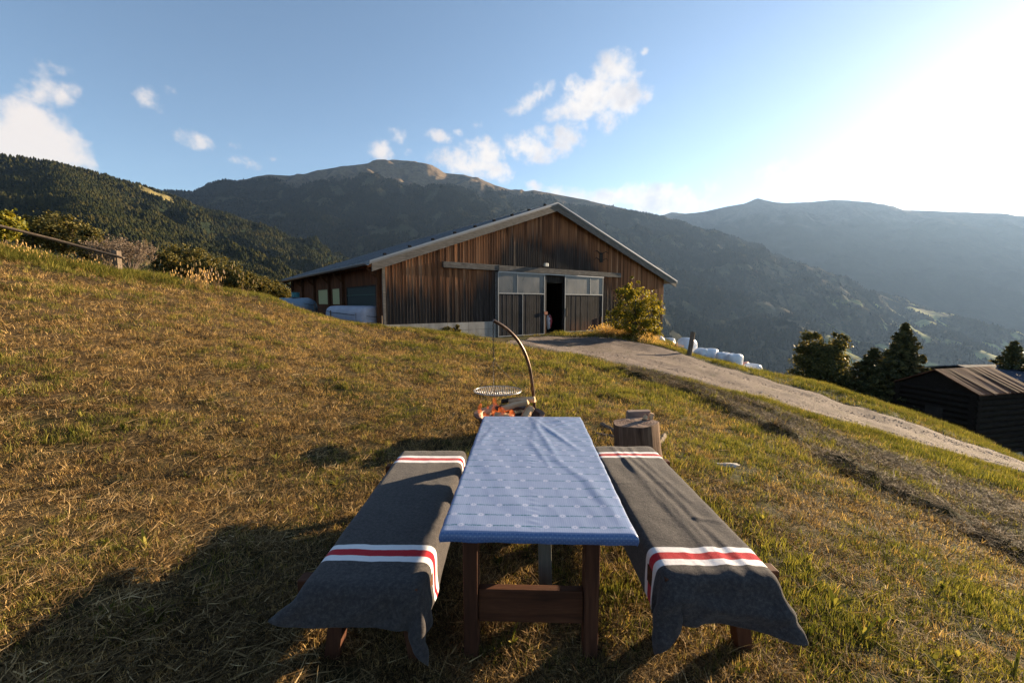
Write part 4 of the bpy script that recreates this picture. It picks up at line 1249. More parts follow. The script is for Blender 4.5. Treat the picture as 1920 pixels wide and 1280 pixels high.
def m_wool(y_stripes):
    def fn(t, b):
        u, v, _ = t.sep(t.uv())
        o = t.obj()
        n = t.noise(o, 420, 2, .6); n2 = t.noise(t.mapping(o, (60, 60, 60)), 1.0, 4, .7); n3 = t.noise(o, 9, 4, .6)
        grey = t.ramp(t.math('ADD', t.math('MULTIPLY', n2, .6), t.math('MULTIPLY', n, .4)), [(.3, (.020, .018, .019)), (.5, (.052, .046, .045)), (.72, (.112, .099, .092))])
        grey = t.mix(t.math('MULTIPLY', n3, .3), grey, (.03, .03, .036))
        wv = t.math('ADD', v, t.math('MULTIPLY', t.math('SUBTRACT', t.noise(o, 14, 2), .5), .012))
        c = grey
        for (cy, wd) in y_stripes:
            d = t.math('ABSOLUTE', t.math('SUBTRACT', wv, cy))
            c = t.mix(t.step(d, wd * .5 + .002, wd * .5 - .002), c, t.mix(t.math('MULTIPLY', n2, .35), (.74, .72, .72), (.45, .44, .46)))
            c = t.mix(t.step(d, wd * .5 * .38 + .002, wd * .5 * .38 - .002), c, t.mix(t.math('MULTIPLY', n2, .4), (.42, .010, .022), (.24, .006, .014)))
        t.l.new(c, b.inputs['Base Color'])
        b.inputs['Sheen Weight'].default_value = .12; b.inputs['Sheen Roughness'].default_value = .5
        t.l.new(t.bump(t.math('ADD', t.math('MULTIPLY', n, .5), n2), .6, .004), b.inputs['Normal'])
    return fn
def vnormals(P):
    dx = np.gradient(P, axis=0); dy = np.gradient(P, axis=1)
    n = np.cross(dx, dy); n /= np.linalg.norm(n, axis=-1, keepdims=True) + 1e-9
    n[n[..., 2] < -.99] *= -1
    return n
def blanket(box, X0, X1, Y0a, Y0b, Y1, pins, stripes, label, creases, seed, skew=0.0):
    nx = int(round((X1 - X0) / .021)) + 1; ny = int(round((Y1 - min(Y0a, Y0b)) / .021)) + 1
    pins = [(int(round(a * (nx - 1))), int(round(b_ * (ny - 1))), t_) for a, b_, t_ in pins]
    P, X, Y = drape(nx, ny, X0, X1, Y0a, Y0b, Y1, box, SEAT, pins, skew=skew, seed=seed)
    for _ in range(3):
        P[1:-1, 1:-1] = P[1:-1, 1:-1] * .5 + (P[:-2, 1:-1] + P[2:, 1:-1] + P[1:-1, :-2] + P[1:-1, 2:]) * .125
        for E_ in (P[0], P[-1], P[:, 0], P[:, -1]): E_[1:-1] = E_[1:-1] * .5 + (E_[:-2] + E_[2:]) * .25
    N = vnormals(P)
    h = .0035 * fbm(X * 7, Y * 3, 3) + .002 + .020 * fbm(X * 6 + seed, Y * 9 - X * 4, 2) * np.clip((box[2] + .02 - Y) / .08, 0, 1)
    for (pts, am, wd) in creases:
        dd = np.full(X.shape, 9.0)
        for (a, b_) in zip(pts[:-1], pts[1:]):
            ab = np.array(b_) - np.array(a); L = ab @ ab
            tt = np.clip(((X - a[0]) * ab[0] + (Y - a[1]) * ab[1]) / L, 0, 1)
            dd = np.minimum(dd, np.hypot(X - a[0] - ab[0] * tt, Y - a[1] - ab[1] * tt))
        h = h + am * np.exp(-(dd / wd) ** 2)
    P = P + N * h[..., None]
    o = link_mesh('blanket', P.reshape(-1, 3), grid_faces(nx, ny), material('wool_blanket', rough=1, spec=.05, fn=m_wool(stripes)), smooth=True, uvs=np.stack([X, Y], -1).reshape(-1, 2))
    md = o.modifiers.new('thick', 'SOLIDIFY'); md.thickness = .006; md.offset = 1
    md = o.modifiers.new('s', 'SUBSURF'); md.levels = md.render_levels = 1
    tag(o, label, 'blanket', 'striped wool blankets on the benches')
    return o
blanket(BL, -.985, -.190, 1.60, 1.575, 3.46,
        [(0, 0, (-1.04, 1.62, .38))],
        [(1.985, .135), (3.22, .14)],
        'grey wool blanket with red and white bands on the left bench, mostly in table shadow',
        [([(-.62, 3.4), (-.62, 3.1), (-.60, 2.6), (-.56, 2.2), (-.55, 1.9)], .003, .012), ([(-.5, 2.8), (-.48, 2.3), (-.52, 2.0)], .0025, .012)], 2)
blanket(BR, .475, 1.275, 1.625, 1.60, 3.555,
        [(1, 0, (1.30, 1.69, .20))],
        [(1.965, .14), (3.32, .125)],
        'grey wool blanket with red and white bands on the right bench, sunlit and creased lengthwise',
        [([(.86, 3.5), (.88, 3.3), (.93, 2.9), (.97, 2.5), (1.0, 2.2), (1.0, 1.9), (1.02, 1.8)], .009, .015), ([(.92, 3.5), (.93, 3.3), (.99, 3.0), (1.03, 2.6), (1.05, 2.3)], .008, .015),
         ([(.90, 3.25), (.90, 3.0), (.92, 2.6), (.96, 2.2), (.97, 1.85)], .008, .014), ([(1.0, 3.5), (1.01, 3.3), (1.05, 2.9), (1.1, 2.5)], .007, .014), ([(1.05, 2.25), (1.08, 1.95), (1.10, 1.82)], .008, .015),
         ([(.72, 2.78), (.95, 2.80), (1.1, 2.77)], .003, .008), ([(1.04, 2.32), (1.16, 2.28)], .006, .012), ([(.50, 1.76), (.75, 1.75), (.95, 1.70), (1.15, 1.68), (1.27, 1.72)], .022, .022), ([(.62, 1.66), (.85, 1.70), (1.02, 1.66)], .016, .02), ([(.85, 2.0), (.88, 1.85)], .006, .01)], 4, skew=0.0)

# ------------------------------------------------------------------ fire bowl, swing arm, grate, logs, flames
M_iron = material('rusty_iron', (.055, .035, .028), .55, .6, fn=lambda t, b: t.l.new(t.ramp(t.noise(t.obj(), 14, 5, .6), [(.35, (.03, .022, .02)), (.55, (.09, .05, .035)), (.75, (.17, .10, .07))]), b.inputs['Base Color']))
M_rod = material('brown_steel_tube', (.16, .09, .06), .35, .75, fn=lambda t, b: t.l.new(t.ramp(t.noise(t.obj(), 9, 5, .6), [(.35, (.06, .035, .025)), (.7, (.17, .11, .075))]), b.inputs['Base Color']))
M_steel = material('bright_steel', (.33, .33, .34), .35, 1.0)
M_chain = material('dull_chain', (.10, .085, .07), .5, .8)
BC = atz(955, 775, .30); BRAD = .44
bowl = empty('fire_bowl', (BC[0], BC[1], 0), 0, 'low rusty iron fire bowl behind the table with a wide flat rim', 'fire bowl')
m = MB(); m.lathe([(.001, .10), (.15, .105), (.28, .15), (.36, .22), (.38, .29), (BRAD, .305), (BRAD, .29), (.395, .275), (.375, .205), (.29, .13), (.15, .085), (.001, .08)], 56)
m.build('bowl', M_iron, bowl, smooth=True, angle=40)
for k in range(3):
    a = k * 2.094 + .5; m = MB(); m.bar((.25 * math.cos(a), .25 * math.sin(a), .14), (.33 * math.cos(a), .33 * math.sin(a), -.05), .035, .035); m.build('leg', M_iron, bowl)
m = MB(); m.lathe([(.001, .135), (.2, .15), (.31, .19), (.33, .20), (.001, .21)], 30); m.build('ash_bed', material('ash', (.05, .045, .04), 1.0, fn=lambda t, b: t.l.new(t.ramp(t.noise(t.obj(), 30, 5, .7), [(.35, (.01, .01, .01)), (.55, (.05, .045, .04)), (.7, (.2, .19, .18))]), b.inputs['Base Color'])), bowl, smooth=True)
YA = BC[1] + .38
arm = empty('swing_grill', (aty(1003, 765, YA)[0], YA, 0), 0, 'bowed brown steel tube curving high over the fire bowl with a hanging chain', 'grill stand')
ax, ay = arm.location[0], YA
pts = []
for px, py in [(1003, 775), (1002, 757), (1000, 740), (997.5, 715), (993, 687), (984, 660), (971, 637), (955, 620), (940, 608.5), (925, 601)]:
    Pq = aty(px, py, YA - .25 * max(0, (1000 - px) / 75)); pts.append((Pq[0] - ax, Pq[1] - ay, Pq[2]))
pts = [(pts[0][0], 0, -.1)] + pts
# smooth the path
Q = np.array(pts); dq = np.concatenate([[0], np.cumsum(np.linalg.norm(np.diff(Q, axis=0), axis=1))]); tt = np.linspace(0, dq[-1], 60)
Q = np.stack([np.interp(tt, dq, Q[:, k]) for k in range(3)], 1)
for _ in range(10): Q[1:-1] = (Q[:-2] + 2 * Q[1:-1] + Q[2:]) / 4
m = MB(); m.tube([tuple(q) for q in Q], .021, 14); m.build('tube', M_rod, arm, smooth=True, angle=50)
tip = Q[-1]
def chain_mesh(m, a, b, link=.034, r=.0036):
    a = Vector(a); b = Vector(b); n = max(2, int((b - a).length / (link * .78))); d = (b - a).normalized()
    x = d.cross(Vector((.3, 1, .2))).normalized(); y = d.cross(x)
    for k in range(n):
        c = a + (b - a) * ((k + .5) / n); s = x if k % 2 else y
        loop = [c + d * (link / 2 * math.cos(w)) + s * (link * .28 * math.sin(w)) for w in np.linspace(0, 2 * math.pi, 9)]
        m.tube(loop, r, 4, cap=False)
m = MB(); knot = (tip[0] + .0, tip[1], tip[2] - .46); chain_mesh(m, (tip[0], tip[1], tip[2] - .02), knot)
m.tube([(knot[0] - .0, knot[1], knot[2] + .01), (knot[0] + .015, knot[1], knot[2] - .03), (knot[0], knot[1], knot[2] - .055)], .006, 6)
m.build('chain', M_chain, arm)
GC = (knot[0] + ax, knot[1] + ay); gzv = aty(931, 732, GC[1])[2]
grate = empty('grill_grate', (aty(933, 732, GC[1])[0], GC[1], gzv), 0, 'round bright steel grill grate hanging above the flames', 'grill grate')
GR = .30
m = MB(); loop = [(GR * math.cos(w), GR * math.sin(w), 0) for w in np.linspace(0, 2 * math.pi, 49)]; m.tube(loop, .0055, 8, cap=False); m.build('ring', M_steel, grate, smooth=True)
m = MB()
for k in range(25):
    x = -GR + .02 + k * (2 * GR - .04) / 24; h = math.sqrt(max(0, GR * GR - x * x)); m.tube([(x, -h, 0), (x, h, 0)], .0042, 6)
m.build('grate_bars', M_steel, grate, smooth=True)
m = MB()
kx, ky, kz = knot[0] + ax - grate.location[0], 0, knot[2] - .05 - gzv
for a in (.4, 2.5, 4.6):
    chain_mesh(m, (GR * math.cos(a), GR * math.sin(a), .01), (kx, ky, kz), .03, .0022)
m.build('chain', M_chain, grate)
for a in (-.25, .1):
    pass

def m_split(t, b):
    o = t.obj(); g = t.noise(t.mapping(o, (2, 26, 26)), 1.0, 5, .65); n = t.noise(o, 5, 3, .6)
    c = t.ramp(g, [(.3, (.30, .17, .09)), (.55, (.52, .34, .20)), (.75, (.66, .50, .34))])
    c = t.mix(t.step(n, .58, .72), c, (.12, .05, .03))
    t.l.new(c, b.inputs['Base Color']); t.l.new(t.bump(g, .5, .006), b.inputs['Normal'])
M_split = material('split_wood', rough=.8, spec=.15, fn=m_split)
M_char = material('charred_wood', (.012, .011, .010), .8, fn=lambda t, b: (t.l.new(t.ramp(t.noise(t.obj(), 22, 5, .7), [(.4, (.006, .006, .006)), (.6, (.03, .025, .02)), (.75, (.10, .06, .04))]), b.inputs['Base Color']), t.l.new(t.bump(t.noise(t.obj(), 30, 4, .7), .8, .01), b.inputs['Normal'])))
M_bark = material('bark', rough=.95, spec=.1, fn=wood_fn((.02, .014, .01), (.07, .05, .035), (.15, .12, .09), (4, 4, 16), .9))
GLOG = 'split logs in the fire bowl'
def log(name, a, b, w, h, mat, label, seed, group=GLOG, cat='log'):
    """a split billet: wedge section, slightly uneven, laid from a to b"""
    q = random.Random(seed); a = Vector(a); b = Vector(b); d = b - a; L = d.length
    sec = [(-w / 2, -h / 2), (w / 2, -h / 2 * q.uniform(.6, 1)), (w * .42, h * .2), (q.uniform(-.1, .2) * w, h / 2), (-w * .45, h * .25 * q.uniform(.3, 1.2))]
    V = []; n = 9
    for i in range(n):
        x = L * i / (n - 1)
        for j, (y, z) in enumerate(sec):
            V.append((x + (q.uniform(-.012, .012) if i in (0, n - 1) else 0), y * (1 + .08 * math.sin(i * 1.1 + j)) + .004 * q.uniform(-1, 1), z * (1 + .08 * math.cos(i * .9 + j)) + .004 * q.uniform(-1, 1)))
    f = [(i * 5 + j, i * 5 + (j + 1) % 5, (i + 1) * 5 + (j + 1) % 5, (i + 1) * 5 + j) for i in range(n - 1) for j in range(5)] + [(4, 3, 2, 1, 0), tuple((n - 1) * 5 + j for j in range(5))]
    o = link_mesh(name, V, f, mat); o.location = a
    o.rotation_euler = d.to_track_quat('X', 'Z').to_euler()
    md = o.modifiers.new('b', 'BEVEL'); md.width = .004; md.segments = 1
    return tag(o, label, cat, group)
def bw(px, py, dy=0.0):
    P = aty(px, py, BC[1] + dy); return tuple(P)
log('firewood', bw(1003, 748, .02), bw(955, 752, .10), .11, .085, M_split, 'pale split log on top of the fire pile, pointing at the foot of the arm', 1)
log('firewood', bw(990, 752, -.10), bw(942, 764, -.05), .085, .07, M_split, 'pale split log leaning left across the front of the fire pile', 2)
log('firewood', bw(930, 765, -.02), bw(976, 755, .0), .065, .05, M_char, 'black charred log with its burnt end facing left', 3)
log('firewood', bw(994, 762, -.08), bw(983, 783, -.16), .12, .08, M_split, 'upright pale wedge of wood at the right of the fire pile', 4)
log('firewood', bw(909, 776, -.05), bw(928, 760, .05), .09, .08, M_split, 'reddish log sticking out at the left of the fire pile', 5)
log('firewood', bw(940, 752, .15), bw(972, 747, .22), .06, .05, M_char, 'burnt log at the back of the fire pile under the grate', 6)
log('firewood', bw(928, 776, -.14), bw(962, 781, -.10), .08, .07, M_split, 'small orange lit log at the bottom front of the fire pile', 7)
log('firewood', bw(950, 776, .0), bw(985, 772, .1), .08, .06, M_char, 'dark log at the bottom of the fire pile', 8)

def m_flame(t, b):
    o = t.obj(); n = t.noise(t.mapping(o, (16, 16, 9)), 1.0, 5, .7, .6)
    out = [x for x in t.n if x.type == 'OUTPUT_MATERIAL'][0]
    em = t.add('ShaderNodeEmission'); t.l.new(t.ramp(n, [(.35, (.55, .05, .01)), (.55, (1.0, .16, .03)), (.72, (1.0, .42, .12))]), em.inputs[0]); em.inputs[1].default_value = .20
    tr = t.add('ShaderNodeBsdfTransparent'); mx = t.add('ShaderNodeMixShader')
    t.l.new(t.step(n, .42, .72), mx.inputs[0]); t.l.new(tr.outputs[0], mx.inputs[1]); t.l.new(em.outputs[0], mx.inputs[2]); t.l.new(mx.outputs[0], out.inputs[0])
M_flame = material('flame', fn=m_flame)
fl = empty('fire', (BC[0], BC[1], .2), 0, 'orange flames licking up the left side of the fire bowl', 'fire')
for i, (px, py, top, w, dy) in enumerate([(931, 778, 746, 8, .0), (926, 782, 756, 7, -.1), (901, 778, 757, 6, .02), (911, 783, 764, 7, -.08), (940, 784, 764, 12, -.13), (958, 783, 768, 8, -.12), (920, 776, 758, 9, .1), (948, 772, 760, 8, .05)]):
    a = Vector(bw(px, py, dy)); b = Vector(bw(px + (2 if i % 2 else -2), top, dy)); r = w / 800 * BC[1]
    q = random.Random(i); n = 12; pts = []; rad = []
    for k in range(n):
        f = k / (n - 1); c = a.lerp(b, f); c.x += .018 * math.sin(f * 6 + i) * f; c.y += .015 * math.cos(f * 5 + i)
        pts.append(c - Vector((BC[0], BC[1], .2))); rad.append(r * (math.sin(min(1, f * 1.6 + .25) * math.pi * .62) ** 1.2) * (1 - f * .7) * q.uniform(.8, 1.2) + .002)
    m = MB(); m.tube(pts, rad, 10); m.build('flame', M_flame, fl, smooth=True)

# ------------------------------------------------------------------ chopping block and wood beside it
def m_cut(t, b):
    o = t.obj(); x, y, z = t.sep(o)
    r = t.math('SQRT', t.math('ADD', t.math('MULTIPLY', x, x), t.math('MULTIPLY', y, y)))
    w = t.noise(o, 5, 3, .6)
    rings = t.math('FRACT', t.math('MULTIPLY', t.math('ADD', r, t.math('MULTIPLY', w, .05)), 34))
    n = t.noise(t.mapping(o, (4, 26, 4), rot=(0, 0, .3)), 1.0, 5, .7)
    c = t.ramp(t.math('ADD', t.math('MULTIPLY', rings, .25), t.math('MULTIPLY', n, .8)), [(.3, (.07, .045, .035)), (.55, (.20, .14, .11)), (.8, (.36, .27, .22))])
    t.l.new(c, b.inputs['Base Color']); t.l.new(t.bump(n, .8, .02), b.inputs['Normal'])
M_cut = material('cut_wood', rough=.9, spec=.1, fn=m_cut)
M_stumpside = material('stump_side', rough=.9, spec=.1, fn=wood_fn((.03, .018, .012), (.13, .080, .052), (.27, .18, .12), (22, 22, 1.3), .9))
def stump(name, c, r, h, tilt, seed, label, cat, cutmat=M_cut):
    q = random.Random(seed); seg = 44; e = empty(name, c, q.uniform(0, 1), label, cat)
    e.rotation_euler = (tilt[0], tilt[1], q.uniform(0, 3))
    rr = [r * (1 + .05 * math.sin(2 * 2 * math.pi * k / seg + seed) + .035 * math.sin(5 * 2 * math.pi * k / seg + 2 * seed) + .02 * q.uniform(-1, 1)) for k in range(seg)]
    V = []; lv = [(-.06, 1.10), (.04, 1.06), (h * .35, 1.0), (h * .7, .99), (h - .012, .985), (h, .965)]
    for z, k_ in lv:
        for k in range(seg):
            a = 2 * math.pi * k / seg; V.append((rr[k] * k_ * math.cos(a), rr[k] * k_ * math.sin(a), z))
    f = [(i * seg + k, i * seg + (k + 1) % seg, (i + 1) * seg + (k + 1) % seg, (i + 1) * seg + k) for i in range(len(lv) - 1) for k in range(seg)]
    link_mesh('side', V, f, M_stumpside, e, True)
    V = [(0, 0, h + .004)] ; f = []
    for j, k_ in enumerate((.5, .965)):
        for k in range(seg):
            a = 2 * math.pi * k / seg; V.append((rr[k] * k_ * math.cos(a), rr[k] * k_ * math.sin(a), h + .0005 + (.006 * q.uniform(-1, 1) if j == 0 else 0)))
    f += [(0, 1 + k, 1 + (k + 1) % seg) for k in range(seg)] + [(1 + k, 1 + seg + k, 1 + seg + (k + 1) % seg, 1 + (k + 1) % seg) for k in range(seg)]
    link_mesh('cut_face', V, f, cutmat, e, True)
    return e
SC = atz(1197, 868, 0); stump('chopping_block', (SC[0], SC[1] + .02, gz(SC[0], SC[1]) - .02), .225, .44, (R(1), R(5)), 2, 'thick round chopping block standing at the far end of the right bench', 'chopping block')
M_tan = material('tan_wood', rough=.9, spec=.1, fn=wood_fn((.12, .085, .07), (.22, .165, .14), (.32, .25, .21), (3, 14, 14)))
GW = 'loose wood around the chopping block'
z0 = .47
P = aty(1199, 783, SC[1] + .15)
m = MB(); bx_, by_ = P[0] + .0, P[1] + .08
m.hexa([(1.27, SC[1] + .33, -.08), (1.54, SC[1] + .30, -.1), (1.56, SC[1] + .44, -.1), (1.29, SC[1] + .47, -.08), (1.30, SC[1] + .35, .455), (1.545, SC[1] + .32, .472), (1.56, SC[1] + .43, .468), (1.31, SC[1] + .46, .45)])
o_ = m.build('wood_billet', M_tan, bevel=.006); tag(o_, 'squared tan block of wood standing just behind the chopping block', 'billet', GW)
log('wood_billet', (P[0] + .03, P[1] - .06, .435), (P[0] + .06, P[1] - .03, .48), .05, .04, M_split, 'tiny freshly split pale chip on the chopping block', 22, GW, 'chip')
log('wood_billet', (P[0] + .105, P[1] - .04, .43), (P[0] + .115, P[1] - .04, .50), .03, .05, M_split, 'upright pale splinter at the right rim of the chopping block', 23, GW, 'chip')
def gp(px, py, dz=0.0):
    P = hit(px, py, detail=True); return (P[0], P[1], gz(P[0], P[1]) + dz)
log('wood_billet', gp(1128, 800, .05), gp(1160, 818, .04), .06, .05, M_post, 'grey weathered billet on the grass left of the chopping block', 24, GW, 'billet')
log('wood_billet', gp(1118, 816, .03), gp(1152, 822, .03), .04, .03, M_post, 'thin stick on the grass in front of the grey billet', 25, GW, 'stick')
log('wood_billet', gp(1236, 838, .03), gp(1246, 822, .06), .06, .05, M_post, 'stubby grey wood piece right of the chopping block', 26, GW, 'billet')
def slab(px, py, w, label, seed):
    P = gp(px, py, .015); o = blob('stone', (0, 0, 0), w, material('stone', rough=.9, fn=lambda t, b: t.l.new(t.ramp(t.noise(t.obj(), 20, 5, .7), [(.3, (.16, .15, .14)), (.7, (.38, .36, .34))]), b.inputs['Base Color'])) if 'stone' not in bpy.data.materials else bpy.data.materials['stone'], sq=(1.5, .7, .25), amp=.3, seed=seed)
    o.location = P; return tag(o, label, 'stone')
slab(1362, 874, .09, 'flat pale stone in the grass right of the right bench', 3)

# ------------------------------------------------------------------ fences
M_rail = material('fence_rail', rough=.9, spec=.1, fn=wood_fn((.04, .03, .022), (.10, .075, .055), (.18, .14, .11), (3, 20, 20)))
P = hit(221, 516); fence = empty('field_fence', (P[0], P[1], gz(P[0], P[1])), 0, 'old wooden fence at the meadow top with one sagging rail and a square post', 'fence')
m = MB(); m.box(-.10, .10, -.09, .09, -.3, aty(221, 470, P[1])[2] - fence.location[2]); m.build('post', M_post, fence, bevel=.02)
rl = [aty(232, 484, P[1] - .1), aty(221, 481, P[1] - .12), aty(100, 449, P[1] - .9), aty(0, 424, P[1] - 1.7), aty(-160, 384, P[1] - 2.6)]
m = MB(); m.tube([tuple(np.array(q) - np.array(fence.location)) for q in rl], [.038, .042, .046, .046, .04], 9); m.build('rail', M_rail, fence, smooth=True)
q_ = rl[-1]; m = MB(); zz = gz(q_[0], q_[1])
m.box(q_[0] - P[0] - .09, q_[0] - P[0] + .09, q_[1] - P[1] - .0, q_[1] - P[1] + .18, zz - fence.location[2] - .3, q_[2] - fence.location[2] + .15); m.build('post', M_post, fence, bevel=.02)
P = hit(1292, 668); o_ = MB(); a_ = aty(1300, 624, P[1])
o_.tube([(0, 0, -.3), (0, 0, .0), ((a_[0] - P[0]) * .5, .0, (a_[2] - P[2]) * .5), (a_[0] - P[0], .03, a_[2] - P[2])], [.12, .12, .115, .11], 9)
o_ = o_.build('fence_post', M_post, smooth=True, angle=50); o_.location = (P[0], P[1], gz(P[0], P[1])); tag(o_, 'short leaning wooden post at the road edge in front of the biggest white bale', 'fence post')
# wire fence in front of the silage roll
wf = empty('wire_fence', tuple(hit(716, 612)), 0, 'thin two-wire fence running left from the barn corner past the white roll', 'fence')
W_ = [aty(716, 600, 19.3), aty(668, 596, 19.4), aty(620, 590, 20.0), aty(590, 577, 21.5), aty(545, 568, 23.5)]
L0 = np.array(wf.location); m = MB()
for dz in (0.0, -.28): m.tube([tuple(q + np.array([0, 0, dz + .12]) - L0) for q in W_], .012, 5)
m.build('wire', M_darkwood, wf)
for q in W_:
    g_ = gz(q[0], q[1]); m = MB(); m.tube([(q[0] - L0[0], q[1] - L0[1], g_ - L0[2] - .2), (q[0] - L0[0], q[1] - L0[1], max(q[2] + .2, g_ + .5) - L0[2])], .03, 6); m.build('post', M_post, wf)

# ------------------------------------------------------------------ log cabins down the slope
def m_tin(t, b):
    o = t.obj(); x, y, z = t.sep(o)
    sheet = t.math('FLOOR', t.math('MULTIPLY', x, 1.35)); wn = t.add('ShaderNodeTexWhiteNoise', noise_dimensions='1D'); t.l.new(sheet, wn.inputs['W'])
    n = t.noise(t.mapping(o, (3, 1.0, 1)), 1.0, 5, .65); n2 = t.noise(o, 10, 4, .6)
    c = t.ramp(t.math('ADD', t.math('MULTIPLY', n, .6), t.math('ADD', t.math('MULTIPLY', wn.outputs[0], .3), t.math('MULTIPLY', n2, .2))),
               [(.3, (.018, .011, .009)), (.48, (.11, .045, .024)), (.62, (.20, .090, .050)), (.8, (.27, .16, .11))])
    t.l.new(c, b.inputs['Base Color'])
M_tin = material('rusty_tin', rough=.85, metal=0, spec=.1, fn=m_tin)
M_logs = material('dark_logs', rough=.95, spec=.05, fn=wood_fn((.006, .005, .004), (.014, .011, .009), (.035, .028, .022), (1.5, 14, 14)))
M_bluetin = material('blue_grey_tin', (.05, .06, .085), .9, 0, .1)
def cabin(D, tin, label, pE=(1838, 741), pR=(1752, 692.5), pR2=(1857, 688.5), direc=76, wall_h=2.6, name='log_cabin', logs=True):
    dl = np.array([math.sin(R(direc)), math.cos(R(direc))]); dg = np.array([math.sin(R(direc - 90)), math.cos(R(direc - 90))])
    E = aty(*pE, D); rr = ray(*pR); A = np.array([[dg[0], -rr[0]], [dg[1], -rr[1]]]); w, k = np.linalg.solve(A, (EYE - E)[:2])
    Rz = (EYE + rr * k)[2]
    r2 = ray(*pR2); Rp = E[:2] + dg * w; A = np.array([[dl[0], -r2[0]], [dl[1], -r2[1]]]); L, _k = np.linalg.solve(A, EYE[:2] - Rp)
    c = empty(name, (E[0], E[1], E[2] - wall_h), math.atan2(dl[1], dl[0]), label, 'cabin')
    # local x along the ridge, local y up the gable (away from the camera)
    H = wall_h; rise = Rz - E[2]; ov = .25
    m = MB()
    for side in (0, 1):
        ya, yb = (0, w) if side == 0 else (2 * w, w)
        za, zb = H, H + rise
        n = int(L / .25) + 1
        for k in range(n):    # corrugated sheets, some lifted a little
            x0 = k * L / n; x1 = (k + 1) * L / n; q = random.Random(k * 3 + side); e = q.uniform(0, .012)
            dy = q.uniform(-.06, .06) * (1 if ya < yb else -1)
            for (u0, u1, zz) in ((x0, x0 + (x1 - x0) * .5, .05), (x0 + (x1 - x0) * .5, x1, .045)):
                m.hexa([(u0, ya + dy, za - .05), (u1, ya + dy, za - .05), (u1, yb, zb - .05), (u0, yb, zb - .05)][::1 if side == 0 else -1] +
                       [(u0, ya + dy, za + zz * .6 + e), (u1, ya + dy, za + zz * .6 + e), (u1, yb, zb + zz * .6 + e * .4), (u0, yb, zb + zz * .6 + e * .4)][::1 if side == 0 else -1])
    m.build('roof', tin, c)
    m = MB(); n = 11; hh = (H + 1.6) / n
    zc = -1.6
    gl = min(gz(E[0] + dl[0] * a_ + dg[0] * b_, E[1] + dl[1] * a_ + dg[1] * b_) for a_ in (0, L) for b_ in (0, 2 * w)) - (E[2] - wall_h) - .4
    if gl < -1.7:
        fd = MB(); fd.box(ov, L - ov - .2, ov, 2 * w - ov, gl, -1.62); fd.build('foundation', M_concrete, c)
    lr = hh / 2
    for k in range(n):
        z = zc + hh * (k + .5) - .08
        m.tube([(ov - .25, ov + .1, z), (L - .1, ov + .1, z)], lr * 1.04, 8); m.tube([(ov - .25, 2 * w - ov - .1, z), (L - .1, 2 * w - ov - .1, z)], lr * 1.04, 8)
        m.tube([(ov, ov - .15, z + lr * .6), (ov, 2 * w - ov + .15, z + lr * .6)], lr * 1.04, 8); m.tube([(L - ov - .2, ov, z + lr * .6), (L - ov - .2, 2 * w - ov, z + lr * .6)], lr * 1.04, 8)
    m.build('wall', M_logs, c, smooth=True, angle=50)
    for xx in (ov, L - ov - .25):
        m = MB(); n = len(m.v); m.v += [(xx - .03, .1, H - .12), (xx - .03, w, H + rise - .1), (xx - .03, 2 * w - .1, H - .12), (xx + .06, .1, H - .12), (xx + .06, w, H + rise - .1), (xx + .06, 2 * w - .1, H - .12)]
        m.f += [(n, n + 1, n + 2), (n + 5, n + 4, n + 3), (n, n + 3, n + 4, n + 1), (n + 1, n + 4, n + 5, n + 2)]
        m.build('gable', M_logs, c)
    m = MB(); m.box(ov - .20, ov - .12, w * .75, w * 1.15, -1.2, 1.3); m.build('door', M_darkwood, c)
    return c
cabin(27, M_tin, 'dark log cabin below the road with a rusty brown tin roof')
cabin(40, M_bluetin, 'second cabin behind the rusty roof, only its blue grey roof showing', pE=(1900, 716), pR=(1795, 684.5), pR2=(2010, 682), direc=84, wall_h=2.2)

# ------------------------------------------------------------------ foliage
def leaf_mat(name, stops, transl=.35, nscale=1.2):
    def fn(t, b):
        out = [x for x in t.n if x.type == 'OUTPUT_MATERIAL'][0]
        a = t.add('ShaderNodeVertexColor'); a.layer_name = 'tone'
        n = t.noise(t.pos(), nscale, 3, .6)
        v = t.math('ADD', t.math('MULTIPLY', t.sep(a.outputs[0])[0], .6), t.math('MULTIPLY', n, .45))
        c = t.ramp(v, stops)
        t.l.new(c, b.inputs['Base Color'])
        tr = t.add('ShaderNodeBsdfTranslucent'); t.l.new(t.mix(1.0, c, (1.5, 1.25, .6), 'MULTIPLY'), tr.inputs[0])
        mx = t.add('ShaderNodeMixShader'); mx.inputs[0].default_value = transl
        t.l.new(b.outputs[0], mx.inputs[1]); t.l.new(tr.outputs[0], mx.inputs[2]); t.l.new(mx.outputs[0], out.inputs[0])
    return material(name, rough=.6, spec=.2, fn=fn)
def leaves(name, P, size, mat, parent, g, long=1.6, droop=None):
    """n leaf faces (folded quads) at the points P"""
    n = len(P)
    d = g.standard_normal((n, 3)); d /= np.linalg.norm(d, axis=1)[:, None]
    if droop is not None: d = d * .6 + droop; d /= np.linalg.norm(d, axis=1)[:, None]
    e = np.cross(d, g.standard_normal((n, 3))); e /= np.linalg.norm(e, axis=1)[:, None]
    s = (size * g.uniform(.6, 1.4, n))[:, None]
    V = np.stack([P - d * s * long / 2, P + e * s * .5, P + d * s * long / 2, P - e * s * .5], 1).reshape(-1, 3)
    f = np.arange(n * 4).reshape(n, 4)
    o = link_mesh(name, V, f, mat, parent)
    a = o.data.color_attributes.new(name='tone', type='FLOAT_COLOR', domain='POINT')
    c = np.ones((n * 4, 4), np.float32); c[:, 0] = np.repeat(g.random(n), 4); a.data.foreach_set('color', c.ravel())
    return o
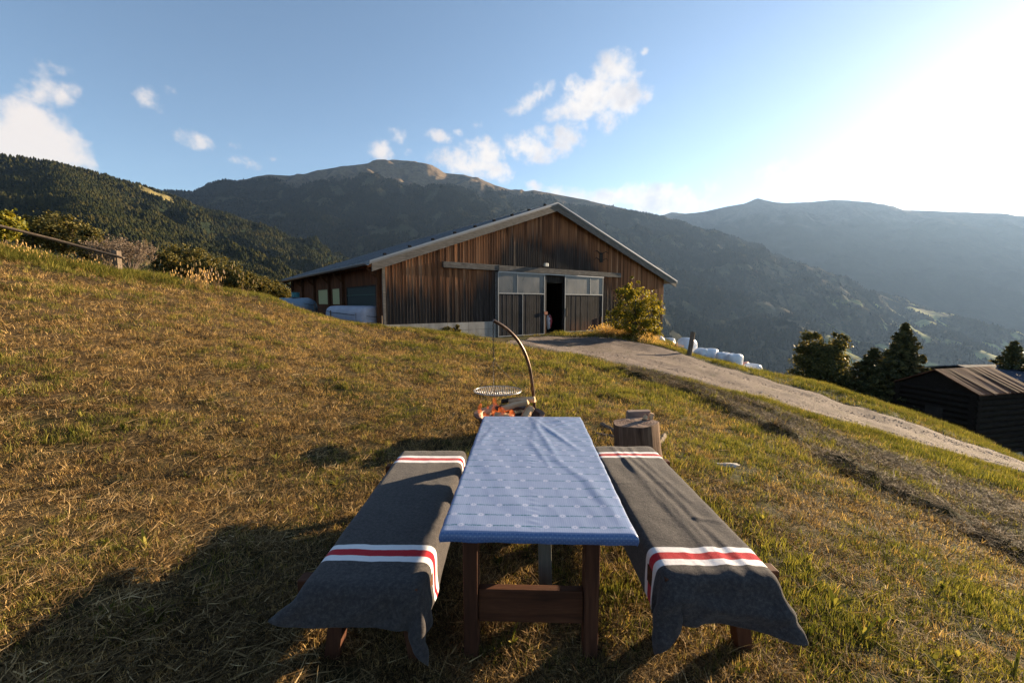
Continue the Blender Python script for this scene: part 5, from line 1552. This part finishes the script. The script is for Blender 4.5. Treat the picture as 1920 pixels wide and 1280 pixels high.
def clumps(blobs, n, g, hollow=.55, fuzz=.18):
    """points spread in clumps inside a set of ellipsoids (cx,cy,cz,rx,ry,rz)"""
    B = np.array(blobs, float); vol = (B[:, 3] * B[:, 4] * B[:, 5]) ** .75; pr = vol / vol.sum()
    nc = max(12, n // 60)
    k = g.choice(len(B), nc, p=pr); d = g.standard_normal((nc, 3)); d /= np.linalg.norm(d, axis=1)[:, None]
    C = B[k, :3] + d * B[k, 3:] * (hollow + (1 - hollow) * g.random(nc) ** .5)[:, None]
    cs = (B[k, 3:].min(1) * g.uniform(.16, .38, nc))
    j = g.integers(0, nc, n)
    return C[j] + g.standard_normal((n, 3)) * cs[j][:, None] * np.array([.85, .85, .65])
def trunk(name, pts, rad, mat, parent):
    m = MB(); m.tube(pts, rad, 9); return m.build(name, mat, parent, smooth=True)
def broadleaf(name, loc, blobs, n, size, mat, label, cat, group, seed, limbs=7, trad=.12, trunk_pts=None):
    g = np.random.default_rng(seed); q = random.Random(seed)
    e = empty(name, loc, 0, label, cat, group)
    leaves('crown', clumps(blobs, n, g), size, mat, e, g)
    B = np.array(blobs); c = B[:, :3].mean(0)
    m = MB()
    m.tube([(0, 0, -.3), (c[0] * .2, c[1] * .2, c[2] * .35), (c[0] * .7, c[1] * .7, c[2] * .9), (c[0], c[1], B[:, 2].max())], [trad * 1.2, trad, trad * .7, trad * .2], 8)
    for k in range(limbs):
        b_ = B[k % len(B)]; tgt = b_[:3] + np.array([q.uniform(-.7, .7) * b_[3], q.uniform(-.7, .7) * b_[4], q.uniform(-.2, .8) * b_[5]])
        f = q.uniform(.25, .6); st = np.array([c[0] * f * .5, c[1] * f * .5, c[2] * f])
        md_ = (st + tgt) / 2 + np.array([0, 0, .15])
        m.tube([tuple(st), tuple(md_), tuple(tgt)], [trad * .5, trad * .3, trad * .08], 6)
    m.build('trunk', M_bark, e, smooth=True)
    return e
LM_tree = leaf_mat('dark_olive_leaves', [(.2, (.020, .026, .009)), (.5, (.07, .078, .024)), (.8, (.18, .155, .05))], .3)
LM_bush = leaf_mat('olive_bush_leaves', [(.2, (.022, .026, .008)), (.5, (.075, .072, .02)), (.8, (.18, .145, .042))], .3)
LM_yel = leaf_mat('yellow_green_leaves', [(.2, (.035, .045, .006)), (.5, (.14, .14, .016)), (.8, (.32, .27, .035))], .4, 2)
LM_spr = leaf_mat('spruce_needles', [(.2, (.016, .021, .009)), (.5, (.052, .060, .020)), (.8, (.14, .125, .04))], .15)
LM_dead = leaf_mat('dry_twigs', [(.2, (.06, .04, .03)), (.5, (.14, .10, .07)), (.8, (.26, .20, .14))], .2)

def at_px(px, py, D): return aty(px, py, D)
def px2m(n, D): return n / F * D
# round-crowned tree below the road
D = 36.0; c = at_px(1540, 675, D); g0 = gz(c[0], c[1]); k = px2m(1, D)
def B_(lst, cx, cy, D, z0):
    out = []
    for (px, py, rx, ry) in lst:
        P = aty(px, py, D); out.append((P[0] - cx, 0 + random.Random(px).uniform(-.4, .4), P[2] - z0, rx * D / F, min(rx, ry) * D / F * .9, ry * D / F))
    return out
zb = min(c[2] - 5.5, gz(c[0], c[1]))
broadleaf('round_tree', (c[0], c[1], zb), B_([(1518, 644, 15, 24), (1511, 662, 20, 24), (1566, 642, 13, 24), (1572, 662, 18, 26), (1540, 668, 18, 26), (1506, 692, 22, 24), (1540, 698, 34, 34), (1530, 675, 26, 26), (1555, 675, 24, 26), (1576, 694, 20, 24), (1556, 728, 34, 26), (1512, 722, 26, 22)], c[0], c[1], D, zb), 32000, .12, LM_tree,
          'bushy dark olive tree with a two-lobed crown below the road', 'tree', None, 31, 9, .2)

def spruce(loc, h, rad, seed, label, n_lv=44, group=None, lean=0.0):
    g = np.random.default_rng(seed); q = random.Random(seed)
    e = empty('spruce_tree', loc, 0, label, 'tree', group)
    P = []; m = MB(); m.tube([(0, 0, -.5), (0, 0, h * .5), (0, 0, h)], [h * .022, h * .014, .015], 8)
    for l in range(n_lv):
        f = (l + .5) / n_lv; z = h * (.06 + .93 * f); Rr = rad * (1 - f) ** .82 * q.uniform(.9, 1.1) + .05
        nb = max(4, int(13 * (1 - f) + 4))
        for b_ in range(nb):
            a = 2 * math.pi * (b_ + q.random()) / nb; L = Rr * q.uniform(.65, 1.18)
            nn = int(150 * L / rad) + 20
            t_ = g.random(nn) ** .6
            droop = -L * .38 * t_ ** 1.3 + L * .16 * t_ ** 3
            wd = L * .20 * (1 - t_ * .6)
            s_ = g.uniform(-1, 1, nn) * wd
            P.append(np.stack([np.cos(a) * t_ * L - np.sin(a) * s_, np.sin(a) * t_ * L + np.cos(a) * s_, z + droop - np.abs(s_) * .35 - g.random(nn) * .10 * L * .5], 1))
            m.tube([(0, 0, z), (math.cos(a) * L * .5, math.sin(a) * L * .5, z - L * .15), (math.cos(a) * L * .95, math.sin(a) * L * .95, z - L * .22)], [.022, .015, .005], 4)
    P = np.concatenate(P)
    leaves('crown', P, h * .012 + .035, LM_spr, e, g, long=2.4)
    m.build('trunk', M_bark, e, smooth=True)
    return e
def spruce_px(px, ptop, pbase, D, radpx, seed, label):
    t_ = aty(px, ptop, D); b_ = aty(px, pbase, D); h = t_[2] - b_[2]; g_ = min(b_[2], gz(t_[0], t_[1])); k_ = (t_[2] - g_) / h
    return spruce((t_[0], t_[1], g_), h * k_, px2m(radpx, D) * k_, seed, label)
spruce_px(1698, 603, 800, 33, 78, 41, 'tall dark spruce with a pointed top beside the rusty-roofed cabin')
spruce_px(1640, 650, 800, 35, 118, 42, 'shorter bushy spruce leaning against the tall one on its left')
spruce_px(1903, 637, 770, 44, 56, 43, 'spruce at the right edge rising behind the blue grey roof')

# shrub at the barn door
D = 24.6; c = hit(1190, 632, tmax=60); D = 25.0; c = aty(1190, 632, D); zb = gz(c[0], c[1])
broadleaf('yellow_green_shrub', (c[0], c[1], zb), B_([(1186, 532, 9, 22), (1170, 552, 18, 16), (1205, 560, 24, 20), (1226, 572, 16, 18), (1180, 580, 30, 22), (1212, 590, 28, 20), (1160, 600, 22, 18), (1190, 610, 36, 22), (1145, 588, 14, 8), (1222, 612, 18, 16), (1172, 622, 26, 14), (1210, 628, 24, 12)],
          c[0], c[1], D, zb), 12000, .065, LM_yel, 'sunlit yellow green shrub growing against the barn front right of the door', 'shrub', None, 51, 12, .07)
# bushes along the crest to the left
GBU = 'bushes beyond the crest of the meadow'
bl_ = [(10, 434, 24, 19, 24, 1, 'pale yellow green bush at the far left edge above the fence rail'), (62, 445, 26, 22, 30, 0, 'dark olive bush just above the fence rail, leftmost of the dark ones'), (98, 448, 30, 26, 31, 0, 'dark olive bush behind the middle of the fence rail'),
       (140, 455, 30, 26, 31, 0, 'wide olive bush above the rail, left of the bleached shrub'), (172, 470, 22, 24, 30, 0, 'small olive bush to the left of the fence post'), (312, 506, 20, 18, 34, 0, 'low dark bush right of the fence post'),
       (335, 502, 24, 26, 36, 0, 'rounded dark bush with a sunlit top, middle of the crest'), (368, 506, 22, 22, 36, 0, 'dark bush between the rounded bush and the tall seed heads'), (400, 516, 26, 22, 35, 0, 'dark bush behind the tall seed heads'),
       (430, 528, 22, 22, 34, 0, 'olive bush sloping down right of the seed heads'), (466, 540, 20, 14, 40, 0, 'small olive bush halfway between the seed heads and the barn'), (492, 546, 18, 13, 41, 0, 'small bush next to the low bush by the barn eave'), (520, 554, 20, 12, 42, 0, 'last low bush beside the barn eave')]
for i, (px, py, rx, ry, D, kind, lab) in enumerate(bl_):
    rx *= 1.3; ry *= 1.3; py -= 5; c = aty(px, py + ry * .7, D); k = D / F; q = random.Random(i)
    blobs = [(0, 0, ry * k * .9, rx * k * .8, rx * k * .7, ry * k * .9), (-rx * k * .4, .1, ry * k * .7, rx * k * .5, rx * k * .5, ry * k * .7), (rx * k * .45, -.1, ry * k * .6, rx * k * .5, rx * k * .5, ry * k * .7), (q.uniform(-.3, .3) * rx * k, .1, ry * k * 1.5, rx * k * .35, rx * k * .35, ry * k * .5)]
    broadleaf('bush', (c[0], c[1], c[2]), blobs, 3800, .10, LM_yel if kind else LM_bush, lab, 'bush', GBU, 60 + i, 4, .05)
# bleached twiggy shrub behind the post
def twig_shrub(px, py, D, h, w, label, seed):
    c = aty(px, py, D); q = random.Random(seed); g = np.random.default_rng(seed); e = empty('dry_shrub', c, 0, label, 'shrub'); m = MB(); tips = []
    for k in range(70):
        a = q.uniform(0, 6.28); l = q.uniform(.5, 1) * h; s = q.uniform(.2, .9) * w
        p1 = (math.cos(a) * s * .35, math.sin(a) * s * .35, l * .5); p2 = (math.cos(a) * s, math.sin(a) * s, l)
        m.tube([(0, 0, 0), p1, p2], [.02, .013, .006], 4)
        for j in range(6):
            f = q.uniform(.4, 1); b_ = Vector(p1).lerp(Vector(p2), f); t_ = b_ + Vector((q.uniform(-.3, .3), q.uniform(-.3, .3), q.uniform(.1, .4))); m.tube([b_, t_], [.008, .004], 3); tips += [tuple(t_), tuple((b_ + t_) / 2)]
    m.build('branches', material('bleached_twigs', (.20, .15, .11), .9) if 'bleached_twigs' not in bpy.data.materials else bpy.data.materials['bleached_twigs'], e)
    T = np.array(tips); T = np.repeat(T, 4, 0) + g.standard_normal((len(T) * 4, 3)) * .06
    leaves('crown', T, .05, LM_dead, e, g)
twig_shrub(248, 520, 26, 2.1, 1.5, 'bleached leafless shrub just right of the fence post', 1)
twig_shrub(205, 505, 27, 1.6, 1.3, 'bleached leafless shrub just left of the fence post', 2)

# ------------------------------------------------------------------ grass, straw litter, weeds
def blade_mat(name, stops, transl, patch):
    def fn(t, b):
        out = [x for x in t.n if x.type == 'OUTPUT_MATERIAL'][0]
        a = t.add('ShaderNodeVertexColor'); a.layer_name = 'tone'
        rv = t.add('ShaderNodeObjectInfo').outputs['Random']
        p = t.pos(); n = t.noise(p, patch, 3, .6)
        v = t.math('ADD', t.math('MULTIPLY', t.sep(a.outputs[0])[0], .35), t.math('ADD', t.math('MULTIPLY', n, .45), t.math('MULTIPLY', rv, .25)))
        c = t.ramp(v, stops)
        t.l.new(c, b.inputs['Base Color'])
        tr = t.add('ShaderNodeBsdfTranslucent'); t.l.new(t.mix(1.0, c, (1.15, 1.15, .7), 'MULTIPLY'), tr.inputs[0])
        mx = t.add('ShaderNodeMixShader'); mx.inputs[0].default_value = transl
        t.l.new(b.outputs[0], mx.inputs[1]); t.l.new(tr.outputs[0], mx.inputs[2]); t.l.new(mx.outputs[0], out.inputs[0])
    return material(name, rough=.8, spec=.08, fn=fn)
BM_green = blade_mat('green_blades', [(.25, (.018, .024, .006)), (.5, (.085, .092, .018)), (.75, (.30, .25, .06))], .4, .8)
BM_dry = blade_mat('dry_blades', [(.27, (.022, .012, .005)), (.5, (.22, .125, .048)), (.72, (.66, .44, .185))], .35, 1.1)
BM_straw = blade_mat('straw', [(.28, (.012, .008, .004)), (.50, (.12, .076, .034)), (.68, (.40, .27, .125)), (.88, (.80, .62, .34))], .2, 1.5)
BM_hay = blade_mat('grey_hay', [(.25, (.02, .014, .008)), (.5, (.11, .076, .044)), (.8, (.34, .24, .14))], .15, 1.5)
BM_seed = blade_mat('seed_heads', [(.25, (.10, .065, .04)), (.5, (.22, .15, .095)), (.75, (.34, .25, .17))], .3, 1.5)
def tuft(seed, n, h0, h1, w, spread, lean, mat, lying=0.0, seg=3, broad=False, seedhead=False):
    q = random.Random(seed); V = []; Fc = []; tone = []
    for _ in range(n):
        a = q.uniform(0, 6.283); r = spread * math.sqrt(q.random()); x0, y0 = r * math.cos(a), r * math.sin(a)
        ya = q.uniform(0, 6.283); L = q.uniform(h0, h1); ww = w * q.uniform(.6, 1.4)
        l0 = q.uniform(0, lean); el = (math.pi / 2 - l0) * (1 - lying) + lying * q.uniform(-.05, .25)
        bend = q.uniform(.2, 1.1) if not lying else q.uniform(-.15, .3)
        z = q.uniform(0, .02) if lying else -.008
        x, y = x0, y0; tn = q.random(); tw = q.uniform(-.8, .8)
        n0 = len(V)
        for k in range(seg + 1):
            f = k / seg
            wk = ww * ((1 - f) ** .7 if not broad else math.sin(max(.12, f) * 2.7) * 1.0)
            sx, sy = -math.sin(ya + tw), math.cos(ya + tw)
            V.append((x - sx * wk / 2, y - sy * wk / 2, z)); V.append((x + sx * wk / 2, y + sy * wk / 2, z + (.25 * wk if lying else 0)))
            tone += [tn, tn]
            ee = el - bend * f
            st = L / seg
            x += math.cos(ee) * math.cos(ya) * st; y += math.cos(ee) * math.sin(ya) * st; z += math.sin(ee) * st
            if lying: ya += q.uniform(-.25, .25); z = max(z, .002)
        for k in range(seg): Fc.append((n0 + 2 * k, n0 + 2 * k + 1, n0 + 2 * k + 3, n0 + 2 * k + 2))
        if seedhead:
            for j in range(5):
                n1 = len(V); s_ = ww * 2.2; zz = z - j * L * .035
                V += [(x - s_, y, zz), (x, y + s_ * .5, zz + L * .03), (x + s_, y, zz), (x, y - s_ * .5, zz - L * .03)]; tone += [1.0] * 4
                Fc.append((n1, n1 + 1, n1 + 2, n1 + 3))
    o = link_mesh('tuft', V, Fc, mat)
    a = o.data.color_attributes.new(name='tone', type='FLOAT_COLOR', domain='POINT')
    c = np.ones((len(V), 4), np.float32); c[:, 0] = tone; a.data.foreach_set('color', c.ravel())
    return o
def poly_dist(pts, x, y):
    d = np.full(x.shape, 99.0)
    for a, b in zip(pts[:-1], pts[1:]):
        ab = b - a; L = ab @ ab; tt = np.clip(((x - a[0]) * ab[0] + (y - a[1]) * ab[1]) / L, 0, 1)
        d = np.minimum(d, np.hypot(x - a[0] - ab[0] * tt, y - a[1] - ab[1] * tt))
    return d
_hayc = [hit(x, y)[:2] for x, y in [(1190, 696), (1300, 728), (1420, 778), (1560, 828), (1700, 880), (1850, 940), (2000, 1010)]]
def hayness(x, y):
    d = poly_dist(_hayc, x, y); w = .55 + .09 * np.hypot(x, y) * 0
    far = np.clip(1.25 - d / .9, 0, 1)
    dA = np.minimum(np.minimum(poly_dist(_wrA, x, y) / .35, poly_dist(_wrB, x, y) / .35), poly_dist(_wrC, x, y) / .35)
    return np.clip(np.maximum(far, np.exp(-dA ** 2)), 0, 1)
def barn_inside(x, y):
    s = (x - P0[0]) * BU[0] + (y - P0[1]) * BU[1]; t_ = (x - P0[0]) * BV[0] + (y - P0[1]) * BV[1]
    return (s > W0 - .1) & (s < W1 + .1) & (t_ > -.12) & (t_ < DEP)
def build_grass():
    g = np.random.default_rng(77)
    N = 200000; p = .6; r0, r1 = .85, 34.0
    u = g.random(N); r = (r0 ** (1 - p) + u * (r1 ** (1 - p) - r0 ** (1 - p))) ** (1 / (1 - p))
    az = R(-60) + g.random(N) * R(120)
    x = r * np.sin(az); y = r * np.cos(az)
    rc = np.interp(np.degrees(az), _az, _rc)
    keep = (r < rc + 3) & ~road_mask(x, y) & ~barn_inside(x, y)
    keep &= np.hypot(x - BC[0], y - BC[1]) > .3
    x, y, r, rc = x[keep], y[keep], r[keep], rc[keep]; n = len(x)
    z = ground_z(x, y)
    # which growth where
    pn = fbm(x * .55, y * .55, 4, .6); pn2 = fbm(x * 2.3 + 9, y * 2.3, 3)
    gr = .16 + .055 * np.clip(x + 1.0, -4, 7) - .30 * np.exp(-((x - .1) / 1.5) ** 2 - ((y - 3.2) / 3.2) ** 2) + .62 * pn + .30 * pn2 + .16 * np.clip(r - 6, 0, 6) / 6
    gr = gr + .5 * np.exp(-((x - 1.7) ** 2 + (y - 2.6) ** 2) / .9)
    hay = hayness(x, y); rr = g.random(n)
    yard = np.exp(-((r - rc) / 1.5) ** 2)
    gr = gr + .10 * np.sin((x * .35 + y) * 2.6 + 1.5 * pn) * (x < -.5)
    gr = np.clip(gr + .6 * yard * (x < 12), .04, .92)
    bare = np.clip(.25 * fbm(x * 1.1 - 4, y * 1.1 + 8, 3) - .02, 0, .5)
    kind = np.where(rr < gr, 0, np.where(rr < gr + (1 - gr) * .52, 1, 2))
    h2 = g.random(n) < hay * .93
    kind = np.where(h2, 3, kind)
    kk = g.random(n) > np.clip(.34 + .75 * fbm(x * 3.1 - 4, y * 3.1 + 8, 3), 0, .85)
    k2 = g.integers(0, 4, n)
    idx = kind * 4 + k2
    weed = (kind == 0) & (g.random(n) < .02) & (r > 1.5) & (r < 9); idx = np.where(weed, 16 + (k2 % 2), idx)
    s = g.uniform(.65, 1.35, n) * np.where(kind >= 2, np.clip(r / 4.0, 1, 4) ** .5, np.clip(r / 4.0, 1, 4.2) ** .72)
    s = np.where(kind == 0, s * (1 + .35 * np.clip(fbm(x * .8, y * .8 + 5, 2), -.6, 1.2)), s)
    s = s * np.where(kind < 2, np.where(x < -1.2, .8, .92), 1)
    s = np.where(weed, g.uniform(.5, .9, n), s)
    rim = np.exp(-((np.hypot(x - 1.5, y - 3.0)) / .5) ** 2); s = s * (1 + .9 * rim * (kind == 0))
    under = (np.abs(x - .1) < 1.0) & (y > 1.6) & (y < 3.6); s = np.where(under, s * .9, s)
    rot = np.column_stack([g.normal(0, .12, n), g.normal(0, .12, n) + .12, g.uniform(0, 6.28, n)])
    src = [tuft(1 + k, 16, .028, .070, .0042, .055, .9, BM_green) for k in range(4)]
    src += [tuft(11 + k, 13, .025, .075, .0038, .06, 1.1, BM_dry) for k in range(4)]
    src += [tuft(21 + k, 10, .04, .135, .0045, .09, 1.0, BM_straw, lying=1.0, seg=4) for k in range(4)]
    src += [tuft(31 + k, 16, .06, .16, .0045, .09, 1.0, BM_hay, lying=.86, seg=4) for k in range(4)]
    src += [tuft(41, 9, .06, .11, .022, .02, .9, BM_green, broad=True, seg=4), tuft(42, 7, .08, .15, .016, .02, .6, BM_green, broad=True, seg=4)]
    scatter('meadow_grass', np.column_stack([x, y, z])[kk], rot[kk], s[kk], idx[kk], src, 'mown meadow grass, straw litter and drying hay covering the slope', 'grass')
build_grass()
def build_tall():
    """longer unmown grass along the road bank, the crest and the foot of the barn"""
    g = np.random.default_rng(5); X = []; Y = []; K = []; S = []
    def strip(pxs, n, width, kinds, s0, s1, D=None):
        P = np.array([(hit(a, b) if D is None else aty(a, b, D))[:2] for a, b in pxs])
        t_ = g.random(n) * (len(P) - 1); i = np.minimum(t_.astype(int), len(P) - 2); f = (t_ - i)[:, None]
        q = P[i] * (1 - f) + P[i + 1] * f + g.normal(0, width, (n, 2))
        X.append(q[:, 0]); Y.append(q[:, 1]); K.append(g.choice(kinds, n)); S.append(g.uniform(s0, s1, n))
    strip([(1215, 648), (1290, 662), (1350, 678), (1420, 694), (1500, 710), (1600, 740), (1680, 767), (1760, 794), (1840, 828), (1920, 868), (2050, 930)], 5200, .5, [0, 1, 0, 1, 4], .3, .75)
    strip([(1200, 640), (1250, 652), (1300, 664), (1400, 690)], 330, .35, [2, 4, 4, 0], .5, .85)
    strip([(-150, 450), (0, 476), (110, 497), (221, 516), (280, 524)], 2600, .5, [0, 1, 0, 0, 1, 4], .7, 1.35)
    strip([(-150, 450), (0, 476), (110, 497), (221, 516)], 70, .5, [2, 3, 1], .5, .85)
    strip([(280, 524), (400, 541), (530, 568), (595, 592), (665, 608), (716, 615)], 800, .3, [0, 4, 0, 1], .25, .6)
    strip([(345, 536), (440, 548)], 16, .3, [3, 3, 2], .9, 1.2)
    strip([(630, 594), (700, 610)], 40, .3, [3, 2], .6, 1.0)
    strip([(725, 615), (830, 628), (930, 636)], 900, .25, [0, 1, 4], .5, 1.0)
    strip([(1130, 629), (1180, 632), (1225, 640)], 900, .3, [0, 1, 4, 2], .6, 1.2)
    strip([(1280, 715), (1440, 758), (1600, 806), (1760, 850), (1920, 898)], 1500, .25, [0, 0, 1], .3, .75)
    x = np.concatenate(X); y = np.concatenate(Y); k = np.concatenate(K); s = np.concatenate(S)
    ok = ~road_mask(x, y) & ~barn_inside(x, y); x, y, k, s = x[ok], y[ok], k[ok], s[ok]; n = len(x)
    rot = np.column_stack([g.normal(0, .1, n), g.normal(0, .1, n), g.uniform(0, 6.28, n)])
    src = [tuft(101, 26, .10, .30, .010, .13, .7, BM_green), tuft(102, 26, .12, .34, .011, .14, .8, BM_green), tuft(103, 16, .25, .55, .008, .10, .5, BM_dry, seedhead=True),
           tuft(104, 9, .40, .70, .007, .10, .35, BM_seed, seedhead=True), tuft(105, 24, .08, .26, .010, .13, .8, BM_dry)]
    scatter('tall_grass', np.column_stack([x, y, ground_z(x, y)]), rot, s, k, src, 'longer unmown grass and seed heads along the road bank and meadow crest', 'grass')
build_tall()
# dark leafy weeds at the foot of the concrete plinth
for i, (px, py, w_, lab) in enumerate([(838, 622, 14, 'dark leafy weed clump growing against the concrete plinth'), (852, 624, 12, 'smaller dark weed clump beside the first against the plinth')]):
    D = 21.2 + i * .3; c = aty(px, py + 6, D); k = D / F
    broadleaf('weed', (c[0], c[1], c[2]), [(0, 0, .2, w_ * k, w_ * k * .6, .22), (.1, 0, .35, w_ * k * .5, w_ * k * .4, .2)], 500, .07, LM_bush, lab, 'weed', 'weeds against the plinth', 90 + i, 3, .02)

# loose stones on the road
def build_gravel():
    g = np.random.default_rng(9); n = 22000
    i = g.integers(0, 128, n); f = g.random(n); u = np.clip(g.normal(.5, .27, n), .02, .98)
    e = g.random(n) < .35; u = np.where(e, np.where(g.random(n) < .5, g.uniform(.0, .1, n), g.uniform(.9, 1, n)), u)
    A = _rl[i] * (1 - f)[:, None] + _rl[i + 1] * f[:, None]; B = _rr[i] * (1 - f)[:, None] + _rr[i + 1] * f[:, None]
    P = A * (1 - u)[:, None] + B * u[:, None]
    z = ground_z(P[:, 0], P[:, 1]) + .055
    mat = material('loose_stones', rough=.9, spec=.15, fn=lambda t, b: t.l.new(t.ramp(t.add('ShaderNodeObjectInfo').outputs['Random'], [(.0, (.08, .065, .055)), (.5, (.20, .16, .14)), (1.0, (.40, .35, .31))]), b.inputs['Base Color']))
    src = [blob('stone_piece', (0, 0, 0), 1.0, mat, sq=(1.2, .9, .6), amp=.35, seg=8, seed=k) for k in range(3)]
    s = .005 + .018 * g.random(n) ** 3.0
    scatter('gravel', np.column_stack([P, z]), np.column_stack([g.uniform(-.3, .3, n), g.uniform(-.3, .3, n), g.uniform(0, 6.28, n)]), s, g.integers(0, 3, n), src,
            'loose gravel stones scattered over the farm road', 'gravel')
build_gravel()
